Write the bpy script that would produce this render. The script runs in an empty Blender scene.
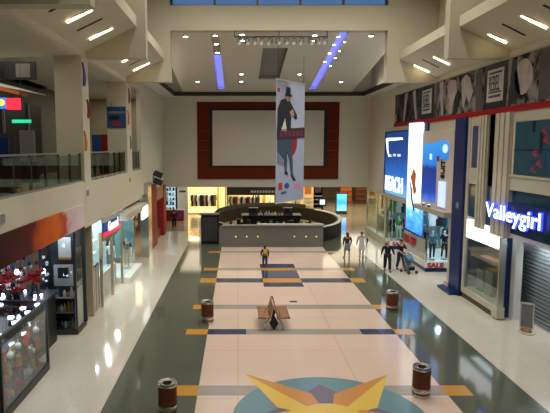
import bpy, bmesh, math, random
from mathutils import Vector, Matrix
random.seed(7)
SC = bpy.context.scene
COL = SC.collection
PI = math.pi

# ------------------------------------------------------------------ camera, world, exposure, big lights
cd = bpy.data.cameras.new('camera'); cam = bpy.data.objects.new('camera', cd); COL.objects.link(cam)
cam.location = (0, 0, 6.8)
cam.rotation_euler = (math.radians(90 - 6.346), 0, 0)
cd.sensor_width = 36; cd.lens = 36 * 535 / 550.0
cd.shift_x = 37 / 550.0
cd.clip_end = 300
SC.camera = cam
SC.view_settings.view_transform = 'Standard'
SC.view_settings.look = 'None'
SC.view_settings.gamma = 1
SC.view_settings.use_curve_mapping = False
SC.view_settings.exposure = -0.06

W = bpy.data.worlds.new('dusk'); SC.world = W; W.use_nodes = True
W.node_tree.nodes['Background'].inputs[0].default_value = (0.10, 0.19, 0.42, 1)
W.node_tree.nodes['Background'].inputs[1].default_value = 0.9

def area(name, loc, sx, sy, power, color=(1, .93, .8), rot=(0, 0, 0), spread=180):
    l = bpy.data.lights.new(name, 'AREA'); l.shape = 'RECTANGLE'; l.size = sx; l.size_y = sy
    l.energy = power; l.color = color; l.spread = math.radians(spread)
    o = bpy.data.objects.new(name, l); COL.objects.link(o); o.location = loc; o.rotation_euler = rot
    return o
WARM = (1, .86, .62); NEU = (1, .94, .82); COOL = (.82, .9, 1)
for y, e in ((3.5, 60), (11.6, 120), (19.6, 130), (23.8, 150)):
    for x in (-2.2, 0.8, 3.8, 6.8):
        o = area('hall_light', (x, y, 15.8), .32, .32, e, NEU, rot=(math.radians(12) if y > 20 else 0, 0, 0), spread=125)
area('far_hall_light', (2.2, 35, 10.5), 9, 8, 330, NEU, spread=140)
area('back_mall_light', (2, 50, 3.75), 14, 10, 800, WARM)
area('back_mall_light', (12, 56, 3.75), 8, 16, 800, WARM)
area('left_arcade_light', (-7.0, 37.5, 3.6), 2, 6, 130, (1, .7, .4))
area('clothes_shop_light', (-3.3, 57, 3.2), 4, 3, 420, (1, .82, .48))
area('black_shop_light', (3, 57, 3.2), 6, 3, 420, (1, .85, .55))
area('flower_shop_light', (-8.2, 16.5, 3.8), 3, 6, 45, COOL)
for i in range(5): area('blue_white_shop_light', (-6.7 + .35 * (i % 2), 24.2 + i * 1.15, 3.6), .14, .14, 38, (.84, .95, 1))
for i in range(8): area('surf_shop_light', (11.2 + 1.8 * (i % 2), 26.6 + (i // 2) * 2.4, 3.4), .16, .16, 32, (.8, .92, 1))
area('glass_shop_light', (12.3, 39.5, 3.4), 3, 4, 200, (.8, .93, 1))
area('shutter_shop_light', (12.6, 18.2, 3.5), 1.6, 4, 70, (.9, .95, 1))
area('gallery_light', (-8.6, 18, 10.0), 2, 12, 130, NEU)
area('gallery_light', (-8.0, 33, 10.0), 2, 8, 110, NEU)

# ------------------------------------------------------------------ materials
def mat(name, c, rough=.6, metal=0, var=.12, scale=3, emit=None, es=0, spec=.3, bump=0, c2=None, trans=0, coat=0, alpha=1, con=0):
    m = bpy.data.materials.new(name); m.use_nodes = True
    nt = m.node_tree; b = nt.nodes['Principled BSDF']
    tc = nt.nodes.new('ShaderNodeTexCoord'); no = nt.nodes.new('ShaderNodeTexNoise')
    no.inputs['Scale'].default_value = scale; no.inputs['Detail'].default_value = 4
    nt.links.new(tc.outputs['Object'], no.inputs['Vector'])
    mx = nt.nodes.new('ShaderNodeMix'); mx.data_type = 'RGBA'
    c2 = c2 or tuple(max(0, k * (1 - var)) for k in c)
    mx.inputs[6].default_value = (*c, 1); mx.inputs[7].default_value = (*c2, 1)
    fac = no.outputs['Fac']
    if con:
        mr = nt.nodes.new('ShaderNodeMapRange'); mr.inputs[1].default_value = .5 - con; mr.inputs[2].default_value = .5 + con
        nt.links.new(fac, mr.inputs[0]); fac = mr.outputs[0]
    nt.links.new(fac, mx.inputs[0]); nt.links.new(mx.outputs[2], b.inputs['Base Color'])
    b.inputs['Roughness'].default_value = rough; b.inputs['Metallic'].default_value = metal
    b.inputs['Specular IOR Level'].default_value = spec
    b.inputs['Transmission Weight'].default_value = trans
    b.inputs['Coat Weight'].default_value = coat
    b.inputs['Alpha'].default_value = alpha
    if emit:
        b.inputs['Emission Color'].default_value = (*emit, 1); b.inputs['Emission Strength'].default_value = es
    if bump:
        bp = nt.nodes.new('ShaderNodeBump'); bp.inputs['Strength'].default_value = bump
        nt.links.new(no.outputs['Fac'], bp.inputs['Height']); nt.links.new(bp.outputs[0], b.inputs['Normal'])
    return m

def glass(name, c=(.75, .9, .85), a=.12, rough=.03):
    """thin shop glass: mostly clear, a little tint, mirror sheen"""
    m = bpy.data.materials.new(name); m.use_nodes = True; nt = m.node_tree; nt.nodes.clear()
    o = nt.nodes.new('ShaderNodeOutputMaterial'); t = nt.nodes.new('ShaderNodeBsdfTransparent')
    t.inputs[0].default_value = (*c, 1)
    g = nt.nodes.new('ShaderNodeBsdfGlossy'); g.inputs['Roughness'].default_value = rough
    f = nt.nodes.new('ShaderNodeFresnel'); f.inputs[0].default_value = 1.45
    ad = nt.nodes.new('ShaderNodeMath'); ad.operation = 'ADD'; ad.inputs[1].default_value = a
    ad.use_clamp = True
    ml = nt.nodes.new('ShaderNodeMath'); ml.operation = 'MULTIPLY'; ml.inputs[1].default_value = .4
    nt.links.new(f.outputs[0], ml.inputs[0]); nt.links.new(ml.outputs[0], ad.inputs[0])
    mx = nt.nodes.new('ShaderNodeMixShader')
    nt.links.new(ad.outputs[0], mx.inputs[0]); nt.links.new(t.outputs[0], mx.inputs[1]); nt.links.new(g.outputs[0], mx.inputs[2])
    nt.links.new(mx.outputs[0], o.inputs[0])
    return m

def ramp_mat(name, stops, axis, lo, hi, rough=.5, noise=.15, nscale=2, emit=0, stretch=None):
    """colour ramp along an object-space axis, broken up with noise (printed artwork)"""
    m = bpy.data.materials.new(name); m.use_nodes = True; nt = m.node_tree; b = nt.nodes['Principled BSDF']
    tc = nt.nodes.new('ShaderNodeTexCoord'); sp = nt.nodes.new('ShaderNodeSeparateXYZ'); nt.links.new(tc.outputs['Object'], sp.inputs[0])
    mr = nt.nodes.new('ShaderNodeMapRange'); mr.inputs[1].default_value = lo; mr.inputs[2].default_value = hi
    nt.links.new(sp.outputs['XYZ'.index(axis)], mr.inputs[0])
    mp = nt.nodes.new('ShaderNodeMapping'); nt.links.new(tc.outputs['Object'], mp.inputs[0])
    if stretch: mp.inputs['Scale'].default_value = stretch
    no = nt.nodes.new('ShaderNodeTexNoise'); no.inputs['Scale'].default_value = nscale; no.inputs['Detail'].default_value = 6
    nt.links.new(mp.outputs[0], no.inputs['Vector'])
    s = nt.nodes.new('ShaderNodeMath'); s.operation = 'MULTIPLY_ADD'; s.inputs[1].default_value = noise * 2
    nt.links.new(no.outputs['Fac'], s.inputs[0])
    s2 = nt.nodes.new('ShaderNodeMath'); s2.operation = 'SUBTRACT'; s2.inputs[1].default_value = noise
    nt.links.new(mr.outputs[0], s2.inputs[0]); nt.links.new(s2.outputs[0], s.inputs[2])
    cr = nt.nodes.new('ShaderNodeValToRGB'); nt.links.new(s.outputs[0], cr.inputs[0])
    el = cr.color_ramp.elements
    while len(el) < len(stops): el.new(.5)
    for e, (p, c) in zip(el, stops): e.position = p; e.color = (*c, 1)
    nt.links.new(cr.outputs[0], b.inputs['Base Color']); b.inputs['Roughness'].default_value = rough; b.inputs['Specular IOR Level'].default_value = .2
    if emit:
        nt.links.new(cr.outputs[0], b.inputs['Emission Color']); b.inputs['Emission Strength'].default_value = emit
    return m

M = {}
M['cream'] = mat('cream_paint', (.56, .53, .42), .75, var=.06, scale=.7)
M['creamwall'] = mat('cream_wall', (.66, .615, .485), .6, var=.06, scale=.5)
M['ceil'] = mat('ceiling_paint', (.72, .68, .56), .8, var=.05, scale=.5)
M['beam'] = mat('beam_paint', (.50, .47, .37), .8, var=.06)
M['soffit'] = mat('soffit_board', (.64, .59, .46), .8, var=.08)
M['dark'] = mat('gap_shade', (.05, .045, .035), .8)
M['white'] = mat('white_paint', (.78, .78, .74), .5, var=.04)
M['offwhite'] = mat('off_white', (.66, .64, .56), .5, var=.06)
M['black'] = mat('black_paint', (.012, .012, .012), .4, var=.3)
M['dkgrey'] = mat('dark_grey_metal', (.07, .075, .08), .4, .5)
M['grey'] = mat('grey_laminate', (.26, .26, .235), .45, var=.08)
M['lgrey'] = mat('light_grey', (.52, .50, .43), .4, var=.05)
M['steel'] = mat('brushed_steel', (.62, .60, .55), .25, 1, var=.15, scale=20)
M['navy'] = mat('navy_panel', (.012, .03, .13), .3, var=.3)
M['navycol'] = mat('navy_column', (.005, .022, .14), .35, var=.2)
M['blueboard'] = mat('blue_board', (.02, .09, .30), .5)
M['red'] = mat('red_paint', (.55, .02, .02), .5, var=.2)
M['dkred'] = mat('dark_red_paint', (.30, .01, .015), .5, var=.2)
M['wood'] = mat('bench_wood', (.30, .13, .05), .5, var=.5, scale=14, c2=(.18, .07, .025))
M['binwood'] = mat('bin_timber', (.22, .07, .03), .45, scale=30, c2=(.12, .035, .015))
M['panelwood'] = mat('red_timber_panel', (.12, .020, .006), .8, spec=.1, scale=1.6, c2=(.12, .02, .008))
M['screen'] = mat('projection_screen', (.56, .51, .41), .8, var=.03)
M['glass'] = glass('shop_glass', (.90, .97, .96), a=.03)
M['darkglass'] = glass('gallery_glass', (.62, .74, .66), .06, .03)
M['caseglass'] = glass('case_glass', (.92, .96, .97), .02)
M['navyglass'] = mat('navy_glass', (.01, .03, .08), .1, var=.5, c2=(.02, .10, .16))
M['tube'] = mat('fluorescent_tube', (1, .9, .7), emit=(1, .80, .48), es=14)
M['lamp'] = mat('lamp_lens', (1, .95, .8), emit=(1, .92, .72), es=22)
M['slot'] = mat('vent_slot', (.02, .018, .014), .8)
M['coveblue'] = mat('blue_cove_light', (.1, .1, .9), emit=(.10, .12, 1.0), es=1.7)
M['covepale'] = mat('blue_cove_panel', (.3, .3, .9), emit=(.28, .30, .95), es=.75)
M['glowblue'] = mat('blue_neon', (.05, .05, 1), emit=(.03, .07, 1), es=2.2)
M['glowwhite'] = mat('white_letter_light', (1, 1, 1), emit=(.75, .88, 1), es=2.0)
M['litwhite'] = mat('lit_white_panel', (1, 1, 1), emit=(.85, .93, 1), es=1.6)
M['litcyan'] = mat('lit_cyan_panel', (.7, .9, 1), emit=(.5, .78, 1), es=.8)
M['litred'] = mat('lit_red_sign', (.9, .02, .05), emit=(1, .03, .06), es=1.2)
M['litgreen'] = mat('lit_green_sign', (.02, .7, .35), emit=(.03, .8, .35), es=.9)
M['lityellow'] = mat('lit_yellow_sign', (.9, .8, .1), emit=(1, .85, .1), es=1.0)
M['warmlit'] = mat('warm_lit_wall', (.95, .80, .50), .6, var=.1)
M['orange'] = mat('orange_panel', (.70, .20, .03), .5)
M['skin'] = mat('skin', (.50, .28, .19), .5, var=.05)
M['yellow'] = mat('mustard_fabric', (.55, .33, .05), .7)
M['pink'] = mat('pink_print', (.75, .25, .35), .6)

# ------------------------------------------------------------------ mesh helpers
def frame(o, u, v):
    o, u, v = Vector(o), Vector(u), Vector(v); w = u.cross(v).normalized()
    return lambda a, b, c=0: o + u * a + v * b + w * c
def FR(x, z=0, y=0):   # right wall plane: a runs towards the camera (-Y), b up, c out into the hall (-X)
    return frame((x, y, z), (0, -1, 0), (0, 0, 1))
def FL(x, z=0, y=0):   # left wall plane: a runs away (+Y), c out (+X)
    return frame((x, y, z), (0, 1, 0), (0, 0, 1))
def FF(y, x=0, z=0):   # plane facing the camera: a = +X, c = -Y
    return frame((x, y, z), (1, 0, 0), (0, 0, 1))

class B:
    def __init__(s): s.v = []; s.f = []; s.m = []
    def add(s, vs, fs, mi=0):
        n = len(s.v); s.v += [tuple(v) for v in vs]
        for f in fs: s.f.append([i + n for i in f]); s.m.append(mi)
        return s
    def box(s, x0, x1, y0, y1, z0, z1, mi=0):
        vs = [(x, y, z) for z in (z0, z1) for x, y in ((x0, y0), (x1, y0), (x1, y1), (x0, y1))]
        return s.add(vs, [(0, 3, 2, 1), (4, 5, 6, 7), (0, 1, 5, 4), (1, 2, 6, 5), (2, 3, 7, 6), (3, 0, 4, 7)], mi)
    def prism(s, pts, c0, c1, fr, mi=0):
        n = len(pts)
        vs = [fr(a, b, c0) for a, b in pts] + [fr(a, b, c1) for a, b in pts]
        fs = [tuple(range(n - 1, -1, -1)), tuple(range(n, 2 * n))] + [(i, (i + 1) % n, n + (i + 1) % n, n + i) for i in range(n)]
        return s.add(vs, fs, mi)
    def rect(s, a0, a1, b0, b1, c0, c1, fr, mi=0):
        return s.prism([(a0, b0), (a1, b0), (a1, b1), (a0, b1)], c0, c1, fr, mi)
    def cyl(s, p0, p1, r0, r1=None, n=14, mi=0):
        r1 = r0 if r1 is None else r1
        p0, p1 = Vector(p0), Vector(p1); d = (p1 - p0).normalized()
        t = Vector((0, 0, 1)) if abs(d.z) < .9 else Vector((1, 0, 0))
        a = d.cross(t).normalized(); b = d.cross(a)
        vs = []
        for p, r in ((p0, r0), (p1, r1)):
            for i in range(n):
                q = 2 * PI * i / n; vs.append(p + a * r * math.cos(q) + b * r * math.sin(q))
        fs = [tuple(range(n)), tuple(range(2 * n - 1, n - 1, -1))] + [(i, n + i, n + (i + 1) % n, (i + 1) % n) for i in range(n)]
        return s.add(vs, fs, mi)
    def tube(s, pts, r, n=8, mi=0):
        for a, b in zip(pts, pts[1:]): s.cyl(a, b, r, r, n, mi)
        for p in pts[1:-1]: s.ball(p, r, r, r, 6, 4, mi)
        return s
    def lathe(s, c, prof, n=20, mi=0, sx=1, sy=1):
        vs = []
        for r, z in prof:
            for i in range(n):
                q = 2 * PI * i / n; vs.append((c[0] + r * sx * math.cos(q), c[1] + r * sy * math.sin(q), c[2] + z))
        k = len(prof); fs = []
        for j in range(k - 1):
            for i in range(n):
                fs.append((j * n + i, j * n + (i + 1) % n, (j + 1) * n + (i + 1) % n, (j + 1) * n + i))
        fs.append(tuple(range(n - 1, -1, -1))); fs.append(tuple(range((k - 1) * n, k * n)))
        return s.add(vs, fs, mi)
    def ball(s, c, rx, ry=None, rz=None, n=12, k=8, mi=0):
        ry = ry or rx; rz = rz or rx
        prof = [(max(1e-4, math.sin(PI * j / k)), -math.cos(PI * j / k)) for j in range(k + 1)]
        vs = []; fs = []
        for r, z in prof:
            for i in range(n):
                q = 2 * PI * i / n; vs.append((c[0] + rx * r * math.cos(q), c[1] + ry * r * math.sin(q), c[2] + rz * z))
        for j in range(k):
            for i in range(n):
                fs.append((j * n + i, j * n + (i + 1) % n, (j + 1) * n + (i + 1) % n, (j + 1) * n + i))
        return s.add(vs, fs, mi)
    def build(s, name, mats, parent=None, smooth=False, loc=None, bevel=0, label=None):
        if not isinstance(mats, (list, tuple)): mats = [mats]
        if parent is None:
            if loc is None:
                xs = [v[0] for v in s.v]; ys = [v[1] for v in s.v]; zs = [v[2] for v in s.v]
                loc = ((min(xs) + max(xs)) / 2, (min(ys) + max(ys)) / 2, min(zs))
            off = Vector(loc)
        else:
            r = parent
            while r.parent: r = r.parent
            off = r.location.copy(); loc = (0, 0, 0)
        me = bpy.data.meshes.new(name)
        me.from_pydata([tuple(Vector(v) - off) for v in s.v], [], s.f)
        for m in mats: me.materials.append(M[m] if isinstance(m, str) else m)
        me.polygons.foreach_set('material_index', s.m)
        if smooth:
            me.polygons.foreach_set('use_smooth', [True] * len(s.f))
        bm = bmesh.new(); bm.from_mesh(me); bmesh.ops.recalc_face_normals(bm, faces=bm.faces); bm.to_mesh(me); bm.free()
        if smooth:
            try: me.set_sharp_from_angle(angle=math.radians(40))
            except Exception: pass
        o = bpy.data.objects.new(name, me); COL.objects.link(o); o.location = loc
        if parent is not None: o.parent = parent
        if bevel:
            b = o.modifiers.new('bevel', 'BEVEL'); b.width = bevel; b.segments = 2; b.limit_method = 'ANGLE'
        if label: o['label'] = label
        return o

def tag(o, label, cat, group=None, kind=None):
    o['label'] = label; o['category'] = cat
    if group: o['group'] = group
    if kind: o['kind'] = kind
    return o
def struct(o, label=None, cat=None):
    o['kind'] = 'structure'
    if label: o['label'] = label; o['category'] = cat
    return o
def thing(name, label, cat, loc=(0, 0, 0), group=None):
    o = bpy.data.objects.new(name, None); COL.objects.link(o); o.location = loc; o.empty_display_size = .2
    tag(o, label, cat, group); return o
def setting(name, label, cat, loc=(0, 0, 0)):
    o = thing(name, label, cat, loc); o['kind'] = 'structure'; return o
def dup(root, loc, rz=0, label=None, group=None, s=None):
    r = root.copy(); COL.objects.link(r); r.location = loc; r.rotation_euler = (0, 0, rz)
    if s: r.scale = (s, s, s)
    if label: r['label'] = label
    if group: r['group'] = group
    for ch in list(root.children):
        c = ch.copy(); COL.objects.link(c); c.parent = r
        for g in list(ch.children):
            d = g.copy(); COL.objects.link(d); d.parent = c
    return r
def text(name, st, size, fr, m, parent=None, ext=.02, sx=1.0, bold=.0):
    cu = bpy.data.curves.new(name, 'FONT'); cu.body = st; cu.size = size; cu.extrude = ext; cu.offset = bold; cu.resolution_u = 3
    t = bpy.data.objects.new(name, cu); COL.objects.link(t)
    dg = bpy.context.evaluated_depsgraph_get(); me = bpy.data.meshes.new_from_object(t.evaluated_get(dg))
    b = B(); b.add([fr(v.co.x * sx, v.co.y, v.co.z + ext) for v in me.vertices], [tuple(p.vertices) for p in me.polygons])
    bpy.data.objects.remove(t); bpy.data.curves.remove(cu); bpy.data.meshes.remove(me)
    return b.build(name, m, parent)
def sbox(name, m, *a, label=None, cat=None):
    return struct(B().box(*a).build(name, m), label, cat)

XL, XR = -5.76, 10.25
# ================================================================== FLOOR
def floor_mat(name, c, c2, scale, rough, tile=0, groove=(.3, .28, .24), spec=.5):
    m = mat(name, c, rough, scale=scale, c2=c2, spec=spec)
    nt = m.node_tree; b = nt.nodes['Principled BSDF']
    if tile:
        tc = nt.nodes.new('ShaderNodeTexCoord'); br = nt.nodes.new('ShaderNodeTexBrick')
        br.offset = 0; br.inputs['Scale'].default_value = 1; br.inputs['Brick Width'].default_value = tile
        br.inputs['Row Height'].default_value = tile; br.inputs['Mortar Size'].default_value = .008
        nt.links.new(tc.outputs['Object'], br.inputs['Vector'])
        mx = nt.nodes.new('ShaderNodeMix'); mx.data_type = 'RGBA'; mx.blend_type = 'MIX'
        src = b.inputs['Base Color'].links[0].from_socket
        nt.links.new(br.outputs['Fac'], mx.inputs[0]); nt.links.new(src, mx.inputs[6]); mx.inputs[7].default_value = (*groove, 1)
        nt.links.new(mx.outputs[2], b.inputs['Base Color'])
    # slightly uneven polish
    no = nt.nodes.new('ShaderNodeTexNoise'); no.inputs['Scale'].default_value = 1.3
    tc2 = nt.nodes.new('ShaderNodeTexCoord'); nt.links.new(tc2.outputs['Object'], no.inputs[0])
    mr = nt.nodes.new('ShaderNodeMapRange'); mr.inputs[3].default_value = rough * .8; mr.inputs[4].default_value = rough * 1.4
    nt.links.new(no.outputs['Fac'], mr.inputs[0]); nt.links.new(mr.outputs[0], b.inputs['Roughness'])
    return m
FM = [floor_mat('floor_white_tile', (.62, .575, .50), (.56, .52, .45), .8, .075, .9, (.50, .46, .39)),
      floor_mat('floor_green_granite', (.05, .058, .042), (.13, .145, .11), 60, .07, spec=.5),
      floor_mat('floor_pink_slab', (.66, .51, .42), (.60, .46, .38), .6, .12, 3.47, (.34, .30, .25)),
      floor_mat('floor_orange_inlay', (.58, .29, .05), (.45, .21, .035), 40, .14),
      floor_mat('floor_blue_inlay', (.022, .036, .085), (.045, .065, .13), 40, .13),
      floor_mat('floor_grey_inlay', (.26, .24, .22), (.36, .33, .29), 40, .15),
      floor_mat('floor_teal_inlay', (.10, .21, .26), (.16, .28, .33), 30, .18),
      floor_mat('floor_yellow_inlay', (.72, .50, .10), (.62, .42, .08), 30, .18),
      floor_mat('floor_amber_inlay', (.58, .27, .08), (.48, .22, .06), 30, .18),
      floor_mat('floor_purple_inlay', (.12, .10, .15), (.17, .14, .2), 30, .18),
      floor_mat('floor_far_tile', (.42, .38, .26), (.34, .31, .22), 2, .10, .9, (.3, .27, .2))]
xs = [-14, -3.55, -1.92, -1.12, .3, 1.27, 3.24, 4.55, 5.79, 6.5, 8.03, 22]
bands = [(14.06, 14.69, 'D'), (18.89, 19.48, 'C'), (21.98, 22.6, 'B'), (26.42, 27.3, 'A'), (29.07, 29.72, 'A2'), (34.1, 34.6, 'E')]
ys = sorted(set([-6, 25.6, 30.75, 37, 43, 75] + [y for b in bands for y in b[:2]]))
def fmat(x, y):
    band = next((b[2] for b in bands if b[0] < y < b[1]), None)
    if y > 43: return 10
    if x < -3.55 or x > 8.03: return 0
    inner = -1.12 < x < 5.79
    if not inner or y > 37:
        if band and (-1.92 < x < -1.12 or 5.79 < x < 6.5): return 3
        return 1
    if 1.27 < x < 3.24 and 25.6 < y < 30.75: return 3 if band else 4
    if not band: return 2
    if band == 'A': return 4
    if band == 'C': return 4 if (x < .3 or x > 4.55) else 5
    return 5
fb = B()
for i in range(len(xs) - 1):
    for j in range(len(ys) - 1):
        x0, x1, y0, y1 = xs[i], xs[i + 1], ys[j], ys[j + 1]
        fb.add([(x0, y0, 0), (x1, y0, 0), (x1, y1, 0), (x0, y1, 0)], [(0, 1, 2, 3)], fmat((x0 + x1) / 2, (y0 + y1) / 2))
fb.box(-14, 22, -6, 75, -.3, -.02, 0)
# compass star medallion, three thin inlays
cx, cy = 2.34, 12.75; UP = frame((cx, cy, 0), (1, 0, 0), (0, 1, 0))
circ = lambda r, n=64: [(r * math.cos(2 * PI * i / n), r * math.sin(2 * PI * i / n)) for i in range(n)]
fb.prism(circ(2.5), 0, .002, UP, 6)
def pt(r, deg): return (r * math.cos(math.radians(deg)), r * math.sin(math.radians(deg)))
for k in range(4):      # purple short points
    a = 90 * k + 90
    fb.prism([(0, 0), pt(1.35, a - 32), pt(2.0, a), pt(1.35, a + 32)], 0, .003, UP, 9)
for k in range(4):      # long points split into two tones
    a = 90 * k + 51 if k % 2 == 0 else 90 * k + 38
    R_ = 3.45
    fb.prism([(0, 0), pt(R_, a), pt(1.45, a + 26)], 0, .0045, UP, 7 if k % 2 else 8)
    fb.prism([(0, 0), pt(1.45, a - 26), pt(R_, a)], 0, .0045, UP, 8 if k % 2 else 7)
for k in range(2):
    fb.prism([(0, 0), pt(1.0, 180 * k - 30), pt(2.3, 180 * k), pt(1.0, 180 * k + 30)], 0, .0052, UP, 7 if k else 8)
fb.prism(circ(.85, 40), 0, .006, UP, 7)
fb.prism(circ(.35, 40), 0, .0065, UP, 8)
struct(fb.build('floor', FM, loc=(0, 0, 0)), 'polished mall floor with white tiles, dark granite bands, pink slabs and inlays', 'floor')
M_pl = B().box(2.3, 2.6, 22.95, 23.15, 0, .012).build('floor_plate', 'dkgrey')
tag(M_pl, 'small dark metal plate set in the pink floor behind the bench', 'floor plate')

# ================================================================== UPPER STRUCTURE
sbox('wall_back', 'cream', -12, 22, -6, -5.8, 0, 16.7)
sbox('ceiling', 'ceil', -6.1, 10.6, -6, 28.6, 16.5, 16.7)
# left side
b = B()
b.box(XL - .24, XL, -6, 28.3, 10.13, 16.5)                   # wall over the gallery
b.box(XL - .24, XL, 28.3, 42, 10.13, 13.4)
b.box(XL - .24, XL, 31.95, 42.4, 3.9, 10.13)                # solid end
b.box(XL - .24, XL, 19.95, 31.95, 3.75, 5.48)               # slab edge
b.box(XL - .24, XL, -6, 19.95, 4.70, 5.52)
for y0, y1 in ((11.8, 12.72), (20.07, 20.95), (27.95, 29.2)):
    b.box(XL - 1.0, XL + .01, y0, y1, 4.7, 10.13)
struct(b.build('wall_left', 'creamwall'), 'cream left wall with square pillars and slab edge below the gallery', 'wall')
sbox('floor_gallery', 'lgrey', -11, XL - .24, -6, 42, 5.0, 5.3)
sbox('ceiling_gallery', 'cream', -11, XL - .24, -6, 42, 10.13, 10.4)
sbox('wall_gallery_back', mat('gallery_back', (.20, .18, .13), .8, scale=.4, c2=(.10, .10, .08)), -11.2, -11, -6, 43, 0, 10.4)
# right side
b = B()
b.box(XR, XR + .3, -6, 42.3, 8.1, 13.4)
b.box(XR, XR + .3, -6, 28.3, 13.4, 16.5)
b.box(XR, XR + .3, 25.1, 42.3, 3.62, 8.1)
b.box(XR, XR + .3, -6, 25.1, 5.2, 8.1)
struct(b.build('wall_right', 'creamwall'), 'cream right wall above the shop fronts', 'wall')
# fins and portal
def fins(yc, th):
    b = B()
    b.box(XL, -3.47, yc, yc + th, 10.13, 16.5); b.box(7.93, XR, yc, yc + th, 10.13, 16.5)
    return b
for n, (yc, th) in enumerate(((13.0, .45), (20.68, .45))):
    struct(fins(yc, th).build('trim_%d' % (n + 2), 'beam'), 'deep cream beam fins hanging from both walls', 'beam')
b = fins(28.15, .5)
b.box(-3.47, 7.65, 28.15, 28.65, 12.72, 13.96)
b.box(-3.47, 7.65, 28.15, 28.65, 15.3, 16.5)
b.box(7.65, 7.93, 28.15, 28.65, 10.13, 16.5)
struct(b.build('trim_4', 'beam'), 'cream portal beam across the hall below high windows', 'beam')
# clerestory windows with dusk sky outside
w = setting('window_1', 'row of high blue clerestory windows over the portal beam', 'window', (2.1, 28.4, 13.96))
b = B()
for i in range(6):
    x = -3.4 + i * 2.2; b.box(x - .05, x + .05, 28.3, 28.5, 13.96, 15.3)
b.box(-3.4, 7.6, 28.3, 28.5, 13.96, 14.02)
b.build('window_frame', 'dkgrey', w)
for i in range(5):
    x = -3.4 + i * 2.2; B().box(x + .05, x + 2.15, 28.39, 28.41, 14.02, 15.3).build('pane', 'glass', w)
# sloping light troughs between the fins
def trough(y0, y1, side):
    b = B(); s = 1 if side < 0 else -1; x0 = XL if side < 0 else XR; xi = -3.8 if side < 0 else 8.3
    fr = frame((0, y0, 0), (1, 0, 0), (0, 0, 1))
    b.prism([(x0, 10.36), (xi, 11.28), (xi, 11.68), (x0, 10.8)], 0, -(y1 - y0), fr)
    return b
tn = 5
for y0, y1 in ((6.2, 12.99), (13.46, 20.67), (21.14, 28.14)):
    for side in (-1, 1):
        struct(trough(y0, y1, side).build('trim_%d' % tn, 'soffit'), 'sloping cream soffit box cantilevered from the wall between beams', 'soffit'); tn += 1
def zl(x): return 10.36 + (x - XL) * (.92 / 1.96)
def zr(x): return 10.36 + (XR - x) * (.92 / 1.95)
def fixture(y, side, x0, x1, slot=False, name='', lab=''):
    z = zl if side < 0 else zr
    fr = frame((0, y, 0), (1, 0, 0), (0, 0, 1))
    if slot:
        o = B().prism([(x0, z(x0) - .012), (x1, z(x1) - .012), (x1, z(x1)), (x0, z(x0))], -.06, .06, fr).build('ceiling_vent', 'slot')
        return tag(o, lab, 'vent')
    t = thing('ceiling_light', lab, 'ceiling light', ((x0 + x1) / 2, y, z((x0 + x1) / 2) - .05))
    B().prism([(x0 - .05, z(x0) - .02), (x1 + .05, z(x1) - .02), (x1 + .05, z(x1)), (x0 - .05, z(x0))], -.11, .11, fr).build('housing', 'offwhite', t)
    B().cyl((x0, y, z(x0) - .035), (x1, y, z(x1) - .035), .035, n=8).build('tube', 'tube', t)
for args in ((16.85, -1, -5.22, -4.45, 0, 'bright slanted fluorescent light in the nearest left soffit, closer to camera'),
             (19.4, -1, -5.22, -4.42, 0, 'bright slanted fluorescent light in the nearest left soffit, beside the dark beam'),
             (27.25, -1, -5.2, -4.42, 0, 'slanted fluorescent light in the further left soffit, by the portal beam'),
             (24.6, -1, -5.2, -4.5, 0, 'fluorescent light in the further left soffit, half hidden by the beam'),
             (20.0, 1, 9.1, 9.75, 0, 'slanted fluorescent light in the nearest right soffit, beside the dark beam'),
             (17.5, 1, 8.97, 9.78, 0, 'slanted fluorescent light in the nearest right soffit, at the right picture edge'),
             (27.8, 1, 8.95, 9.7, 0, 'slanted fluorescent light in the further right soffit, by the portal beam'),
             (25.2, 1, 8.99, 9.72, 0, 'slanted fluorescent light in the further right soffit, closer to the beam in front'),
             (15.52, -1, -5.3, -4.94, 1, 'short black slot vent in the nearest left soffit, closest to camera'),
             (18.07, -1, -5.27, -4.43, 1, 'long black slot vent between the two lights of nearest left soffit'),
             (25.93, -1, -5.16, -4.5, 1, 'black slot vent in the further left soffit'),
             (18.75, 1, 8.98, 9.78, 1, 'long black slot vent between the two lights of nearest right soffit'),
             (16.3, 1, 8.98, 9.78, 1, 'black slot vent at the top right picture corner'),
             (26.43, 1, 8.9, 9.72, 1, 'black slot vent between the lights of the further right soffit')):
    fixture(args[0], args[1], args[2], args[3], bool(args[4]), lab=args[5])
# far coffered ceiling
k = (12.72 - 10.95) / (41.2 - 28.9)
def cz(y): return 12.72 - k * (y - 28.9)
fr = frame((0, 0, 0), (0, 1, 0), (0, 0, 1))
b = B()
def slab(x0, x1, y0, y1, up=0, th=.1):
    b.add([(x0, y0, cz(y0) + up), (x1, y0, cz(y0) + up), (x1, y1, cz(y1) + up), (x0, y1, cz(y1) + up),
           (x0, y0, cz(y0) + up + th), (x1, y0, cz(y0) + up + th), (x1, y1, cz(y1) + up + th), (x0, y1, cz(y1) + up + th)],
          [(0, 3, 2, 1), (4, 5, 6, 7), (0, 1, 5, 4), (1, 2, 6, 5), (2, 3, 7, 6), (3, 0, 4, 7)])
Y0, Y1, YE = 28.65, 40.4, 41.2
cols = [(-4.2, -1.45), (-1.0, 1.42), (2.85, 5.3), (5.75, 8.6)]
for x0, x1 in cols: slab(x0, x1, Y0, YE)
for x0, x1 in ((-1.45, -1.0), (5.3, 5.75)): slab(x0, x1, Y1, YE)
slab(-1.45, -1.0, Y0, 29.0); slab(1.42, 2.85, Y0, 31.2); slab(1.42, 2.85, 37.9, YE)
struct(b.build('ceiling_coffer', 'ceil'), 'pale sloping coffer ceiling with downlights beyond the portal beam', 'ceiling')
b = B()
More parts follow.
